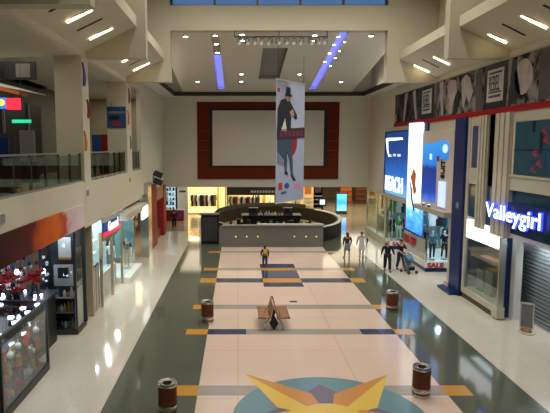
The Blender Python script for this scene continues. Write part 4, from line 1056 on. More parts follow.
# blue white shop
sg_ = thing('shop_sign', 'curved navy and red lit sign reading General above blue-white shop', 'sign', (-5.6, 23.7, 3.1))
b = B(); n = 10; pts = []
cur_ = lambda t: XL + .12 + .10 * math.sin(PI * t)
def strip(z0, z1, off, nm, m):
    b = B(); vs = []; fs = []
    for i in range(n + 1):
        t = i / n; y = 22.25 + 3.0 * t; x = cur_(t) + off
        vs += [(x - .08, y, z0), (x, y, z0), (x, y, z1), (x - .08, y, z1)]
    for i in range(n):
        for j in range(4): fs.append((i * 4 + j, i * 4 + (j + 1) % 4, i * 4 + 4 + (j + 1) % 4, i * 4 + 4 + j))
    fs += [(0, 3, 2, 1), (n * 4, n * 4 + 1, n * 4 + 2, n * 4 + 3)]
    b.add(vs, fs).build(nm, m, sg_)
strip(3.62, 3.85, -.02, 'top_moulding', 'lgrey')
strip(3.05, 3.62, 0, 'navy_board', mat('sign_navy', (.01, .04, .2), emit=(.01, .04, .2), es=.4))
strip(3.05, 3.20, .02, 'red_stripe', 'litred')
strip(2.85, 3.05, -.01, 'lower_moulding', 'grey')
text('sign_letters', 'General', .58, FL(XL + .25, 3.24, 22.4), mat('general_letters', (1, 1, 1), emit=(.85, .95, 1), es=.9), sg_, sx=1.0, bold=.008)
g = thing('glass_shop_corner', 'blue-white lit glass shop window with a low platform on the left', 'shop window', (-6.3, 27, 0))
B().box(-7.5, -5.4, 26.25, 29.6, 0, .3).build('platform', 'white', g)
B().box(-7.5, -7.4, 22.2, 29.6, .3, 3.6).build('back_panel', mat('pale_cyan_panel', (.70, .76, .78), .5), g)
B().box(-5.78, -5.76, 26.3, 29.5, .3, 3.2).build('side_glass', 'glass', g); B().box(-7.4, -5.78, 26.3, 26.32, .3, 3.2).build('front_glass', 'glass', g)
for y in (22.2, 24.1, 26.2): B().box(-5.85, -5.73, y, y + .09, 0, 3.2).build('steel_post', 'steel', g)
B().box(-6.2, -6.1, 22.3, 26.2, 0, 1.1).build('half_wall', 'lgrey', g)
for z in (1.1, 1.7, 2.3): B().box(-7.38, -6.9, 22.3, 25.8, z, z + .03).build('shelf', 'white', g)
B().box(-7.0, -6.95, 29.45, 29.5, .3, 3.2).build('corner_post', 'steel', g)
B().box(-6.9, -5.8, 29.5, 29.55, .6, 3.0).build('teal_panel', mat('teal_glass', (.15, .28, .30), .2), g)
cn = thing('entrance_canopy', 'grey canopy with glowing white box sign above the left shop window', 'canopy', (-5.6, 28, 3.2))
B().box(-6.2, -5.35, 25.6, 31.4, 3.25, 3.55).build('canopy_slab', 'lgrey', cn)
B().box(-5.45, -5.33, 29.8, 31.5, 2.72, 3.42).build('white_box_sign', 'litwhite', cn)
sbox('wall_column_left', 'steel', -6.0, -5.5, 32.6, 33.9, 0, 4.6)
# mannequins
mq = mat('mannequin_white', (.72, .72, .70), .4)
def mannequin(top, legs, skirt=False, pose={}):
    t = thing('mannequin', 'x', 'mannequin', (0, 0, 0), None)
    J = limbpts(dict(stride=.08, **pose)); V = []; E = []
    def av(p_, r): V.append((*p_, r)); return len(V) - 1
    pel = av((0, 0, .93), (.12, .10)); wa = av((0, 0, 1.10), (.10, .08)); c_ = av((0, 0, 1.3), (.14, .10)); nb = av((0, .005, 1.45), .05); hd = av((0, -.01, 1.57), (.07, .08)); ht = av((0, 0, 1.65), (.06, .07))
    E += [(pel, wa), (wa, c_), (c_, nb), (nb, hd), (hd, ht)]
    for n_ in 'RL':
        h_ = av(J['hip' + n_], .08); k2 = av(J['kne' + n_], .05); a = av(J['ank' + n_], .035); tt = av(J['toe' + n_], (.03, .022)); E += [(pel, h_), (h_, k2), (k2, a), (a, tt)]
        s_ = av(J['sho' + n_], .05); e = av(J['elb' + n_], .035); w_ = av(J['wri' + n_], .024); d = (Vector(J['wri' + n_]) - Vector(J['elb' + n_])).normalized()
        hh = av(tuple(Vector(J['wri' + n_]) + d * .12), (.03, .02)); E += [(c_, s_), (s_, e), (e, w_), (w_, hh)]
    skin('figure', V, E, mq, t, 1)
    V = []; E = []
    a0 = av((0, 0, .90), (.145, .12)); a1 = av((0, 0, 1.1), (.125, .10)); a2 = av((0, 0, 1.3), (.16, .12)); a3 = av((0, 0, 1.42), (.08, .07)); E += [(a0, a1), (a1, a2), (a2, a3)]
    for n_ in 'RL':
        s_ = av(J['sho' + n_], .064); e = av(J['elb' + n_], .05); E += [(a2, s_), (s_, e)]
    skin('top', V, E, top, t, 1)
    if skirt: B().lathe((0, 0, 0), [(.14, .98), (.17, .8), (.21, .5)], 14, sy=.8).build('skirt', legs, t, smooth=True)
    else:
        V = []; E = []; a0 = av((0, 0, .95), (.14, .11))
        for n_ in 'RL':
            h_ = av(J['hip' + n_], .095); k2 = av(J['kne' + n_], .065); a = av(J['ank' + n_], .05); E += [(a0, h_), (h_, k2), (k2, a)]
        skin('shorts', V, E, legs, t, 1)
    B().cyl((0, 0, -.0), (0, 0, .02), .18, n=16).build('stand', 'steel', t)
    return t
grn = mat('green_shirt', (.10, .38, .10), .7); tealc = mat('teal_cloth', (.08, .25, .30), .7)
m1 = mannequin(dkjk, 'black'); m2 = mannequin(tealc, jeans, False, {'lead': -1}); m3 = mannequin('white', gskirt, True); m4 = mannequin(grn, 'white')
def put(m_, used, x, y, z, rz, lab):
    o = m_ if not used else dup(m_, (0, 0, 0)); o.location = (x, y, z); o.rotation_euler = (0, 0, rz); o['label'] = lab; return o
put(m1, 0, -5.98, 28.3, .3, 0, 'mannequin in dark clothes on the white platform in the left window')
put(m3, 0, -6.6, 27.2, .3, .3, 'mannequin in white top and grey skirt on the left white platform')
# red shop
g = thing('red_shopfront', 'dark red framed shopfront with warm lit interior at the far left', 'shopfront', (-5.9, 38, 0))
for y0, y1 in ((35.1, 37.4), (40.9, 42.3)): B().box(-6.15, -5.7, y0, y1 if y0 < 36 else y1, 0, 4.3 if y0 < 36 else 3.85).build('red_pillar', 'dkred', g)
B().box(-6.1, -5.75, 37.4, 40.9, 3.0, 3.9).build('orange_fascia', mat('amber_panel', (.50, .26, .10), .6), g)
B().box(-6.1, -6.0, 37.4, 40.9, 0, .6).build('low_panel', 'wood', g)
B().box(-6.08, -6.05, 37.4, 40.9, .6, 3.0).build('glass_pane', 'glass', g)
B().box(-8.2, -8.1, 35.2, 41.9, 0, 3.9).build('back_wall', mat('amber_wall', (.60, .32, .14), .7, scale=3, c2=(.35, .12, .05)), g)
for z in (.7, 1.3, 1.9, 2.5): B().box(-8.1, -7.7, 35.4, 41.7, z, z + .04).build('shelf', 'wood', g)
random.seed(61)
for i in range(22):
    y = 37.6 + (i % 11) * .3; z = (.605, 1.345)[i // 11] if i < 11 else 1.345
    x = -6.35 if i < 11 else -7.9
    z = .74 if i < 11 else 1.342
    x = -7.9; y = 35.6 + (i % 11) * .55
    z = (.742, 1.342)[i // 11]
    o = B().lathe((x, y, z), [(.10, 0), (.14, .2), (.08, .36), (.1, .4)], 10).build('boxed_gift', random.choice(['dkred', 'yellow', 'white', 'red', 'black']), smooth=True)
    tag(o, 'small gift item on the shelves inside the far left red shop', 'gift', 'gift items in the red shop')
for i, (z, lab) in enumerate(((4.95, 'upper one of two black loudspeakers on the left wall above the red shop'), (4.45, 'lower one of two black loudspeakers on the left wall above the red shop'))):
    s_ = thing('loudspeaker', lab, 'speaker', (-5.6, 36.4, z)); fr = frame((-5.42, 36.4, z), (1, 0, 0), (0, 0, 1))
    rot = Matrix.Rotation(-.45, 4, 'Y'); bb = B(); 
    fr2 = lambda a, b_, c, fr=fr: fr(a * math.cos(.45) + b_ * math.sin(.45), -a * math.sin(.45) + b_ * math.cos(.45), c)
    B().rect(-.3, .28, -.17, .17, -.3, .2, fr2).build('cabinet', 'black', s_); B().rect(-.25, .23, -.13, .13, .2, .22, fr2).build('grille', 'dkgrey', s_)
    B().box(XL, -5.55, 36.35, 36.45, z - .08, z).build('wall_bracket', 'dkgrey', s_)

# ================================================================== RIGHT WALL FRIEZE
Fw = FR(XR)
sb_ = B().box(XR - .06, XR, 6, 35.4, 8.1, 8.32).build('trim_40', mat('red_band', (.36, .012, .015), .6, spec=.15)); struct(sb_, 'red trim band running under the black and white frieze', 'trim')
struct(B().box(XR - .10, XR, 6, 35.5, 10.1, 10.14).build('trim_41', 'beam'), 'thin ledge above the frieze', 'trim')
def bw(name, lo, hi, sc, seed):
    return mat(name, (lo,) * 3, .6, scale=sc, c2=(hi, hi * .90, hi * .88), con=.09, spec=.15)
def fpanel(y0, y1, m, lab, shapes=()):
    p = thing('frieze_panel', lab, 'poster', (XR - .02, (y0 + y1) / 2, 8.33))
    B().box(XR - .03, XR - .005, y0 + .02, y1 - .02, 8.33, 10.1).build('panel', m, p)
    for pts, mm in shapes:
        B().prism([(-(y1 - (y1 - y0) * u), 8.33 + 1.77 * v) for u, v in pts], .03, .036, Fw).build('printed_figure', mm, p)
    return p
pale = mat('frieze_pale', (.62, .56, .54), .5, scale=2, c2=(.24, .2, .2)); mid = mat('frieze_mid', (.12, .10, .10), .5, scale=3, c2=(.05, .04, .04)); blk2 = mat('frieze_black', (.02, .02, .02), .5)
n1 = bw('frieze_photo_dark', .003, .07, 1.5, 1); n2 = bw('frieze_photo_mid', .0, .26, 1.6, 2); n3 = bw('frieze_photo_tall', .005, .28, 1.8, 3)
leg = lambda x, w_, s_=0: [(x, .95), (x + w_ * .9, .98), (x + w_ * .75 + s_, .45), (x + w_ * .7 + s_ * 2, .03), (x + w_ * .2 + s_ * 2, .03), (x + w_ * .1 + s_, .45)]
fpanel(30.45, 35.3, n1, 'far dark frieze photo with pale legs, next to the small logo panel', [(leg(.06, .10), mid), (leg(.42, .13, -.04), pale), (leg(.72, .12, .05), pale), ([(0.02, .3), (.14, .45), (.12, .05), (.02, .05)], pale)])
fpanel(22.65, 28.35, n2, 'middle frieze photo of pale models between the two logo panels', [(leg(.04, .07), mid), (leg(.13, .10, .02), pale), ([(.30, .8), (.36, .95), (.48, .9), (.52, .6), (.44, .3), (.42, .03), (.36, .03), (.36, .4)], pale), ([(.48, .5), (.56, .55), (.54, .03), (.47, .03)], blk2), ([(.60, .85), (.68, .97), (.76, .85), (.82, .5), (.76, .2), (.70, .45), (.66, .1), (.62, .4)], pale), ([(.86, .9), (.97, .95), (.98, .03), (.88, .03)], mid)])
fpanel(15.5, 20.7, n3, 'nearest frieze photo with a large pale face shape, at the right edge', [([(.22 + .12 * math.cos(t * PI / 8), .55 + .36 * math.sin(t * PI / 8)) for t in range(16)], pale), ([(.06, .95), (.1, .97), (.2, .2), (.1, .03), (.03, .03)], blk2), ([(.42, .97), (.55, .97), (.55, .03), (.42, .03)], mid), ([(.58, .2), (.75, .9), (.80, .9), (.7, .3), (.6, .05)], pale), ([(.82, .4), (.98, .6), (.98, .1), (.84, .05)], blk2)])
fpanel(9, 15.48, n2, 'frieze photo beyond the right picture edge, nearest the camera')
for y0, y1, lab in ((28.4, 30.43, 'smaller looking logo panel with white REBEL square on the far frieze'), (20.72, 22.62, 'larger looking logo panel with white REBEL square on the near frieze')):
    p = thing('logo_panel', lab, 'sign', (XR - .02, (y0 + y1) / 2, 8.33)); cy_ = (y0 + y1) / 2; w_ = y1 - y0
    B().box(XR - .03, XR - .005, y0 + .01, y1 - .01, 8.33, 10.1).build('black_board', blk2, p)
    fr = frame((XR - .03, cy_, 9.22), (0, -1, 0), (0, 0, 1)); hw = w_ * .36
    B().rect(-hw, hw, -.62, .66, 0, .006, fr).build('white_square', mat('logo_white', (.62, .60, .58), .5), p)
    for q0, q1 in ((.48, .55), (-.28, -.22)): B().rect(-hw * .78, hw * .78, q0, q1, .006, .012, fr).build('logo_bar', blk2, p)
    f3 = frame(fr(-hw * .76, -.19, .006), (0, -1, 0), (0, 0, 1))
    text('logo_letters', 'REBEL', .86, f3, blk2, p, ext=.004, sx=hw * 1.52 / 2.62, bold=.004)
    b = B()
    for i in range(9): b.rect(-hw * .74 + i * hw * .165, -hw * .74 + i * hw * .165 + hw * .12, -.46, -.36, .006, .012, fr)
    b.build('small_print', blk2, p)

# ================================================================== SURF STYLE SHOP (blue boards)
bd = thing('blue_billboard', 'backlit blue billboard with white lettering on the right wall left of the light tower', 'billboard', (XR - .1, 34.2, 3.7))
bg = ramp_mat('blue_backlit', [(0, (.20, .55, 1)), (.25, (.03, .22, .85)), (.6, (.02, .08, .38)), (1, (.02, .07, .30))], 'Z', 0, 4.1, emit=.5, noise=.12, nscale=1.2)
B().box(XR - .14, XR - .06, 31.3, 36.8, 3.72, 7.75).build('board', bg, bd)
b = B(); b.box(XR - .2, XR, 36.8, 36.9, 3.65, 7.82); b.box(XR - .2, XR, 31.3, 36.8, 7.75, 7.82); b.build('frame', 'navycol', bd)
text('white_letters', 'BEACH', 1.35, frame((XR - .16, 36.6, 3.95), (0, -1, 0), (0, 0, 1)), 'glowwhite', bd, sx=.92, bold=.02)
W1 = frame((XR - .14, 0, 0), (0, -1, 0), (0, 0, 1))
B().prism([(-36.8, 7.3), (-36.6, 7.4), (-33.2, 7.38), (-33.0, 7.25), (-36.3, 7.2), (-36.2, 6.6), (-35.9, 6.2), (-36.0, 6.15), (-36.45, 6.6)], 0, .02, W1).build('white_swoosh', 'glowwhite', bd)
for y, z in ((36.0, 6.15), (35.0, 6.2), (34.0, 6.2)): B().rect(-y, -y + .6, z, z + .16, 0, .02, W1).build('small_white_mark', 'litcyan', bd)
tw = thing('light_tower', 'tall white glowing light tower with blue lower tip on the right wall', 'light tower', (XR - .3, 30.5, 1.9))
tm = ramp_mat('tower_light', [(0, (.03, .18, .75)), (.16, (.08, .35, .9)), (.30, (.5, .8, 1)), (.38, (.85, .95, 1)), (1, (.80, .97, 1))], 'Z', 0, 6.2, emit=1.5, noise=.22, nscale=2.2)
b = B(); T = frame((0, 0, 0), (1, 0, 0), (0, 1, 0))
b.add([(XR, 32.0, 2.7), (9.75, 30.8, 2.1), (XR, 29.5, 1.85), (XR, 32.0, 8.12), (9.75, 30.8, 8.15), (XR, 29.5, 8.15)], [(0, 2, 1), (3, 4, 5), (0, 1, 4, 3), (1, 2, 5, 4), (2, 0, 3, 5)])
b.build('light_box', tm, tw)
tf = frame((9.75, 30.8, 0), (Vector((XR, 29.5, 0)) - Vector((9.75, 30.8, 0))).normalized(), (0, 0, 1))
B().prism([(.55, 5.6), (.75, 5.3), (.72, 4.7), (.85, 4.3), (.6, 4.1), (.5, 4.6), (.3, 5.1)], 0, .02, tf).build('printed_surfer', 'orange', tw)
B().prism([(.2, 5.1), (.45, 4.4), (.5, 3.9), (.75, 3.2), (.62, 3.2), (.38, 3.9), (.32, 4.4)], 0, .015, tf).build('printed_wave', 'blueboard', tw)
B().box(XR - .1, XR, 28.9, 29.45, 7.3, 8.1).build('navy_block', 'navycol', tw)
cb_ = thing('cream_shop_board', 'cream rounded shop board with blue panel and vertical black lettering', 'billboard', (XR - .15, 27.3, 3.7))
def rrect(a0, a1, b0, b1, r, n=6, corners=(1, 1, 1, 1)):
    P = []
    for (cx_, cy__, s0, on) in ((a1 - r, b0 + r, -90, corners[1]), (a1 - r, b1 - r, 0, corners[2]), (a0 + r, b1 - r, 90, corners[3]), (a0 + r, b0 + r, 180, corners[0])):
        if on: P += [(cx_ + r * math.cos(math.radians(s0 + 90 * i / n)), cy__ + r * math.sin(math.radians(s0 + 90 * i / n))) for i in range(n + 1)]
        else:
            P.append((cx_ + r * math.copysign(1, math.cos(math.radians(s0 + 45))), cy__ + r * math.copysign(1, math.sin(math.radians(s0 + 45)))))
    return P
Rw = FR(XR)
B().prism(rrect(-29.45, -25.15, 3.62, 7.65, .55, corners=(0, 0, 1, 0)), 0, .15, Rw).build('cream_board', mat('cream_board', (.70, .62, .55), .6), cb_)
bl2 = ramp_mat('blue_print', [(0, (.10, .25, .9)), (.2, (.01, .05, .35)), (.55, (.008, .03, .2)), (.62, (.02, .18, .6)), (1, (.04, .30, .8))], 'Z', 0, 3.6, emit=.8, noise=.05)  # emission puts the light falling on the panel into its print
B().prism([(-29.3, 3.95), (-27.25, 3.95), (-27.25, 6.15), (-25.75, 6.2), (-25.7, 6.9), (-26.1, 7.15), (-27.2, 7.1), (-28, 6.95), (-29.3, 7.0)], .15, .17, Rw).build('blue_panel', bl2, cb_)
B().prism([(-26.15 + .32 * math.cos(t * PI / 8), 6.72 + .22 * math.sin(t * PI / 8)) for t in range(16)], .17, .19, Rw).build('round_badge', 'litcyan', cb_)
B().rect(-28.2, -27.9, 6.15, 6.45, .17, .19, Rw).build('small_logo', 'litcyan', cb_); B().rect(-27.2, -26.9, 6.1, 6.35, .17, .19, Rw).build('small_logo', 'red', cb_)
fv = frame((XR - .16, 26.15, 5.25), (0, 0, 1), (0, 1, 0))
text('vertical_letters', 'SUIT', .62, fv, 'black', cb_, sx=-1 if False else .75, bold=.012)
B().rect(-26.75, -25.95, 3.85, 5.1, .15, .22, Rw).build('glowing_box', mat('glow_box', (.4, .5, 1), emit=(.35, .45, 1), es=1.5), cb_)
for y in (28.4, 27.6): 
    l = bpy.data.lights.new('uplight', 'SPOT'); l.energy = 130; l.color = (.75, .85, 1); l.spot_size = math.radians(50); l.spot_blend = .8
    o = bpy.data.objects.new('uplight', l); COL.objects.link(o); o.location = (XR - .45, y, 3.85); o.rotation_euler = (math.radians(180), math.radians(-12), 0)
    u = thing('uplight', 'small uplight shining on the blue panel, %s one' % ('left' if y > 28 else 'right'), 'light', (XR - .35, y, 3.72))
    B().cyl((XR - .35, y, 3.70), (XR - .35, y, 3.82), .07, n=12).build('case', 'dkgrey', u); B().cyl((XR - .35, y, 3.82), (XR - .35, y, 3.84), .06, n=12).build('lens', 'glowwhite', u)
struct(B().box(XR - .5, XR, 25.2, 29.5, 3.45, 3.70).build('trim_42', mat('ledge_cream', (.45, .40, .33), .6)), 'cream ledge below the cream shop board', 'trim')
struct(B().box(XR - .2, XR + .1, 31.4, 37.0, 3.40, 3.66).build('trim_43', mat('ledge_tan', (.50, .42, .32), .6)), 'tan ledge below the blue billboard', 'trim')
b = B(); b.box(XR - .12, XR + .2, 25.1, 25.45, 0.35, 3.62); b.prism([(-25.5, .35), (-25.1, .35), (-25.1, 0), (-25.75, 0)], -.2, .2, Rw)
struct(b.build('trim_44', 'cream'), 'cream vertical frame beside the navy column', 'trim')
b = B(); b.box(XR - .16, XR + .35, 23.95, 25.1, 0, 8.1); b.box(XR - .5, XR + .2, 24.1, 25.6, 0, .12)
struct(b.build('wall_column_navy', 'navycol'), 'tall navy blue column on the right shop wall', 'column')
tag(B().box(XR - .18, XR - .155, 24.3, 24.6, 4.0, 4.25).build('column_badge', mat('badge', (.12, .3, .5), .4)), 'small pale blue badge on the navy column', 'badge')
# interior of the surf shop
sbox('wall_shop_right_back', mat('shop_inside', (.10, .14, .16), .7, scale=2, c2=(.03, .05, .07)), 15.0, 15.2, 8, 42.3, 0, 3.6)
sbox('ceiling_shop_right', mat('shop_ceiling', (.55, .58, .58), .7), XR + .31, 15.0, 8, 42.3, 3.6, 3.8)
sbox('wall_shop_side', mat('shop_side', (.06, .09, .12), .7), XR + .35, 15, 25.15, 25.3, 0, 3.6)
def wbox(x0, x1, y0, y1, nm, lab, z0=.55, z1=3.42, front=True):
    g = thing(nm, lab, 'shop window', ((x0 + x1) / 2, (y0 + y1) / 2, 0))
    B().box(x0, x1, y0, y1, 0, .22).build('blue_base', 'navycol', g)
    B().box(x0 - .01, x1, y0 - .01, y1, .22, z0).build('white_band', 'white', g)
    if front: B().box(x0 + .06, x1, y0, y0 + .015, z0, z1).build('front_glass', 'glass', g)
    B().box(x0, x0 + .015, y0 + .06, y1 - .06, z0, z1).build('side_glass', 'glass', g)
    for y in (y0, y1 - .06): B().box(x0, x0 + .06, y, y + .06, z0, z1).build('post', 'steel', g)
    return g
g = wbox(XR, 12.6, 28.75, 32.7, 'corner_shop_window', 'near corner shop window with SALE band and blue base')
text('sale_letters', 'SALE', .34, FF(28.735, 10.35, .26), 'red', g, sx=1.25, bold=.012)
fs_ = FR(XR - .012)
B().rect(-32.6, -28.9, .98, 1.75, 0, .01, FR(XR)).build('offer_strip', mat('offer_strip', (.45, .42, .38), .5), g)
text('offer_letters', '70% OFF', .62, frame((XR - .012, 32.55, 1.1), (0, -1, 0), (0, 0, 1)), 'red', g, sx=.98, bold=.02)
B().rect(-32.6, -28.9, .6, .92, 0, .01, FR(XR)).build('pale_poster_strip', 'lgrey', g)
B().rect(-32.6, -31.9, 1.9, 2.5, 0, .01, FR(XR)).build('red_note', 'red', g)
g = wbox(XR, 11.9, 35.3, 36.7, 'entrance_shop_window', 'far entrance shop window with red and blue sale board, behind the couple')
text('sale_letters', 'SALE', .34, FF(35.285, 10.32, .26), 'red', g, sx=1.2, bold=.012)
sbox('wall_post_right', 'cream', XR - .05, XR + .2, 36.72, 36.95, 0, 3.62)
tops = [('navy', 'dark'), (tealc, 'teal'), ('white', 'white'), (grn, 'green')]
spotsR = [(10.8, 29.3, .55, -.2, m2, 'mannequin in teal top and jeans at the corner of the SALE window'), (11.5, 29.4, .55, .1, m1, 'mannequin in black at the middle of the SALE window front'),
          (12.1, 29.5, .55, 0, m3, 'mannequin in white top at the right of the SALE window front'), (10.9, 30.7, .55, -1.4, m1, 'mannequin in black behind the red offer lettering'),
          (10.9, 31.9, .55, -1.3, m2, 'mannequin in teal at the far end behind the red offer lettering'), (10.85, 35.7, .55, 0, m4, 'mannequin in bright green shirt in the window behind the walking couple'),
          (11.5, 35.9, .55, 0, m1, 'mannequin in black beside the green shirt mannequin')]
for j, (x, y, z, rz, mm, lab) in enumerate(spotsR):
    put(mm, 0 if mm in (m2, m4) and not mm.get('used') else 1, x, y, z, rz, lab)
    if mm in (m2, m4): mm['used'] = 1
for mm in (m2, m4):
    if 'used' in mm: del mm['used']
# stacked garments in windows: hanging shirts
random.seed(71)
def hang(y0, y1, x, z, lab, grp, n, cols, ax='y'):
    r = thing('hanging_rail', 'steel clothes rail ' + lab, 'clothes rail', (x, (y0 + y1) / 2, z))
    if ax == 'y': B().cyl((x, y0, z), (x, y1, z), .015, n=8).build('rail', 'steel', r)
    else: B().cyl((y0, x, z), (y1, x, z), .015, n=8).build('rail', 'steel', r)
    for yy in (y0, y1):
        p_ = (x, yy) if ax == 'y' else (yy, x)
        B().cyl((*p_, z), (*p_, 3.6), .01, n=6).build('hanger_rod', 'steel', r)
    pr_ = {}
    for i in range(n):
        c = cols[i % len(cols)]; t_ = y0 + (y1 - y0) * (i + .5) / n
        if c in pr_: o = pr_[c].copy(); COL.objects.link(o)
        else: o = garment(c).build('shirt', c if not isinstance(c, str) else gcol.get(c, c), loc=(0, 0, 0)); pr_[c] = o
        o.location = (x, t_, z - .03) if ax == 'y' else (t_, x, z - .03)
        o.rotation_euler = (0, 0, (PI / 2 if ax == 'y' else 0) + random.uniform(-.3, .3))
        tag(o, 'shirt hanging on the clothes rail ' + lab, 'shirt', grp)
hang(29.9, 32.4, 11.9, 3.1, 'high inside the SALE corner window', 'shirts in the corner window', 7, [tealc, 'black', 'white', jeans, 'navy'])
hang(29.9, 32.4, 12.3, 2.0, 'low inside the SALE corner window', 'lower shirts in the corner window', 7, [jeans, 'white', tealc, 'black'])
hang(10.5, 12.4, 30.2, 3.2, 'across the SALE window above the mannequins', 'shirts across the SALE window', 5, [tealc, 'white', 'black', jeans], 'x')
hang(10.5, 12.2, 36.5, 3.2, 'high behind the green shirt mannequin', 'shirts behind green mannequin', 5, [grn, 'white', 'black', grn, jeans], 'x')
hang(10.5, 12.2, 36.5, 1.9, 'low behind the green shirt mannequin', 'lower shirts behind green mannequin', 5, ['black', grn, jeans], 'x')
# pale glass shop beyond
g = thing('glass_shopfront', 'pale glass shopfront with cream ledge at the far end of the right wall', 'shopfront', (XR, 39.6, 0))
B().box(XR - .1, XR + .35, 36.96, 42.3, 0, .5).build('cream_ledge', 'cream', g)
B().box(XR, XR + .015, 37, 42.3, .5, 3.45).build('glass_wall', 'glass', g)
for y in (36.98, 39.0, 42.2): B().box(XR - .03, XR + .1, y, y + .09, .5, 3.45).build('post', 'steel', g)
B().box(XR - .1, XR + .3, 36.96, 42.3, 3.45, 3.62).build('head_rail', 'lgrey', g)
B().box(13.0, 13.1, 36.96, 42.3, 0, 3.6).build('lit_back_wall', mat('pale_back', (.55, .68, .72), .7), g)
hang(37.2, 41.9, 11.6, 1.9, 'inside the pale glass shop', 'shirts in the pale glass shop', 9, ['black', 'white', 'navy', 'dkred', 'black'])
sbox('wall_shop_partition', mat('partition', (.3, .36, .38), .7), XR + .35, 15, 36.76, 36.9, 0, 3.6)

# ================================================================== NEAR RIGHT SHOP
b = B()
b.box(XR - .02, XR + .3, 22.55, 23.95, 7.72, 8.1); b.box(XR - .02, XR + .3, 22.55, 23.95, 5.35, 5.85)
b.box(XR - .04, XR + .3, 23.70, 23.95, 2.7, 8.1); b.box(XR - .02, XR + .3, 22.2, 22.7, 3.4, 8.1)
struct(b.build('wall_frame_right', 'cream'), 'cream frame around the small upper windows next to the navy column', 'wall')
def ribbed(y0, y1, z0, nm, lab):
    b = B(); b.box(XR - .06, XR + .3, y0, y1, z0, 8.1); n_ = 3
    for i in range(n_):
        w_ = (y1 - y0) / n_; b.box(XR - .14, XR - .06, y0 + i * w_ + .05, y0 + (i + 1) * w_ - .05, z0, 8.1)
    struct(b.build(nm, 'cream'), lab, 'column')
ribbed(21.95, 22.75, 3.4, 'wall_rib_column_far', 'narrow ribbed cream column next to the dark glass strip')
ribbed(20.1, 21.3, 3.35, 'wall_rib_column_near', 'wide ribbed cream column left of the teal poster')
struct(B().box(XR, XR + .2, 21.3, 21.95, 3.35, 8.1).build('window_2', 'navyglass'), 'dark navy glass strip between two ribbed cream columns', 'window')
struct(B().box(XR + .02, XR + .1, 22.75, 23.7, 3.75, 5.35).build('window_3', 'navyglass'), 'dark blue upper window beside the navy column', 'window')
p = thing('purple_poster', 'narrow purple poster between the navy column and ribbed column', 'poster', (XR, 23.1, 5.95))
B().box(XR - .01, XR + .02, 22.75, 23.55, 5.9, 7.7).build('poster', mat('purple_poster', (.10, .09, .22), .5, scale=2, c2=(.05, .05, .12)), p)
B().box(XR - .02, XR - .01, 22.78, 22.95, 6.3, 7.65).build('dark_stripe', 'black', p)
b = B(); b.box(XR - .02, XR + .3, 8, 20.1, 7.72, 8.1); b.box(XR - .02, XR + .3, 8, 20.1, 5.2, 5.78); b.box(XR - .06, XR, 8, 20.1, 5.7, 5.78)
struct(b.build('wall_transom_right', 'cream'), 'cream transom band above and below the teal poster', 'wall')
struct(B().box(XR + .1, XR + .3, 8, 20.1, 3.55, 5.2).build('window_4', 'navyglass'), 'dark navy glass band behind the glowing blue lettering', 'window')
p = thing('teal_poster', 'large dark teal poster with red birds high on the right wall', 'poster', (XR, 17.5, 5.78))
B().box(XR - .03, XR, 14.0, 19.9, 5.80, 7.7).build('poster', mat('teal_poster', (.02, .13, .17), .4, scale=1.4, c2=(.01, .04, .09)), p)
Pf = FR(XR - .03)
for y, z, s_ in ((18.0, 7.3, .2), (17.85, 7.0, .22), (18.45, 6.55, .24), (18.2, 6.2, .22), (18.55, 6.0, .18), (17.3, 6.6, .2), (16.6, 6.9, .2)):
    B().prism([(-y - s_, z), (-y - s_ * .2, z + s_ * .7), (-y + s_ * .2, z + s_), (-y + s_ * .3, z + s_ * .1), (-y + s_, z - s_ * .5), (-y, z - s_ * .3)], 0, .01, Pf).build('red_bird', mat('bird_red', (.40, .04, .10), .5) if 'bird_red' not in bpy.data.materials else bpy.data.materials['bird_red'], p)
for y, z0, z1 in ((18.75, 7.3, 7.7), (18.25, 6.6, 7.3)): B().rect(-y, -y + .18, z0, z1, 0, .01, Pf).build('black_bar', 'black', p)
for y in (17.9, 17.7, 17.5, 17.3): B().rect(-y, -y + .05, 5.85, 6.8, 0, .006, Pf).build('blue_stripe', 'blueboard', p)
B().rect(-19.9, -14, 6.68, 6.73, 0, .012, Pf).build('join_line', 'navy', p)
vg = thing('neon_shop_sign', 'glowing blue-white letters reading Valleygirl on the right shopfront', 'sign', (XR - .3, 19.8, 4.0))
text('letter_glow', 'Valleygirl', .80, frame((XR - .20, 21.40, 4.06), (0, -1, 0), (0, 0, 1)), 'glowblue', vg, ext=.03, sx=1.36, bold=.03)
text('letters', 'Valleygirl', .80, frame((XR - .28, 21.37, 4.06), (0, -1, 0), (0, 0, 1)), 'glowwhite', vg, ext=.01, sx=1.36, bold=.004)
B().box(XR - .15, XR - .06, 16.8, 19.9, 3.95, 4.75).build('mounting_board', 'navy', vg)
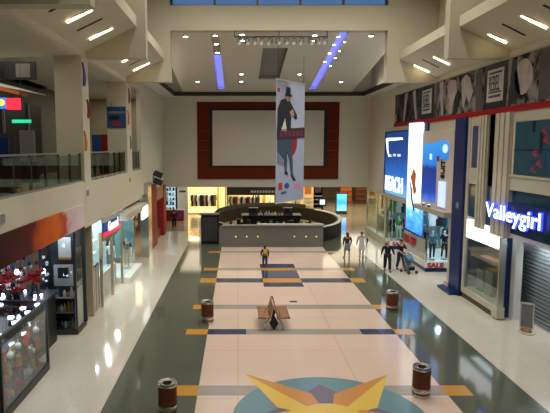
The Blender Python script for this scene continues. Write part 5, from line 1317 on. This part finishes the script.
# glazed window bay
g = thing('white_window_bay', 'cream window bay with glowing white top strip beside the navy column', 'shop window', (10.6, 22, 0))
x0 = XR + .0
B().box(x0, x0 + .9, 20.95, 23.9, 0, .25).build('dark_base', mat('bay_base', (.10, .08, .05), .5), g)
B().box(x0 - .06, x0 + .9, 20.95, 23.9, .25, .5).build('cream_sill', 'cream', g); B().box(x0 - .06, x0 + .25, 20.5, 20.95, .05, .5).build('cream_end', 'cream', g)
B().box(x0 - .06, x0 + .05, 23.7, 23.9, .5, 2.8).build('cream_post', 'cream', g)
B().box(x0 - .04, x0 + .2, 20.5, 20.6, .5, 3.3).build('steel_edge', 'steel', g)
B().box(x0, x0 + .02, 20.6, 23.7, .5, 2.8).build('glass_pane', 'glass', g)
B().box(x0 - .02, x0 + .2, 20.6, 23.9, 2.8, 3.6).build('lit_strip', 'litwhite', g)
B().box(x0 + .8, x0 + .9, 20.95, 23.9, .5, 2.8).build('dark_back', mat('bay_back', (.06, .05, .03), .6, scale=2, c2=(.02, .02, .02)), g)
for y, z1, m_, nm in ((21.2, 1.9, 'lgrey', 'pale_poster'), (22.3, 1.5, 'grey', 'grey_board'), (23.1, 1.4, 'grey', 'grey_board')):
    B().box(x0 + .4, x0 + .45, y - .3, y + .3, .5, z1).build(nm, m_, g)
B().box(x0 + .3, x0 + .7, 21.5, 23.0, 2.0, 2.1).build('timber_shelf', 'wood', g)
sbox('wall_gap_panel', 'navy', 10.45, 10.84, 20.85, 20.95, 0, 3.5)
sbox('wall_column_white', 'white', 10.86, 11.14, 20.55, 20.9, 0, 3.38)
sbox('wall_lit_head', 'white', XR + .12, 11.6, 14, 21.5, 3.38, 3.54)
rs = thing('roller_shutter', 'grey slatted roller shutter closing the shop at the right edge', 'shutter', (11.5, 17, 0))
b = B()
for i in range(22): b.box(11.44, 11.49, 14.0, 21.5, .08 + i * .15, .08 + i * .15 + .10)
b.box(11.49, 11.51, 14.0, 21.5, .08, 3.38); b.build('slats', mat('shutter_metal', (.30, .34, .36), .35, .6), rs)
B().box(11.4, 11.55, 14.0, 21.5, 0, .08).build('bottom_bar', 'steel', rs)
B().box(11.38, 11.56, 17.2, 17.3, .08, 3.38).build('guide_post', 'lgrey', rs)
area('shutter_wash', (10.75, 17.4, 3.3), .2, 5, 110, (.85, .93, 1), rot=(0, math.radians(-50), 0), spread=120)
area('bay_light', (10.75, 22.2, 2.7), .4, 2.5, 14, (.9, .95, 1))
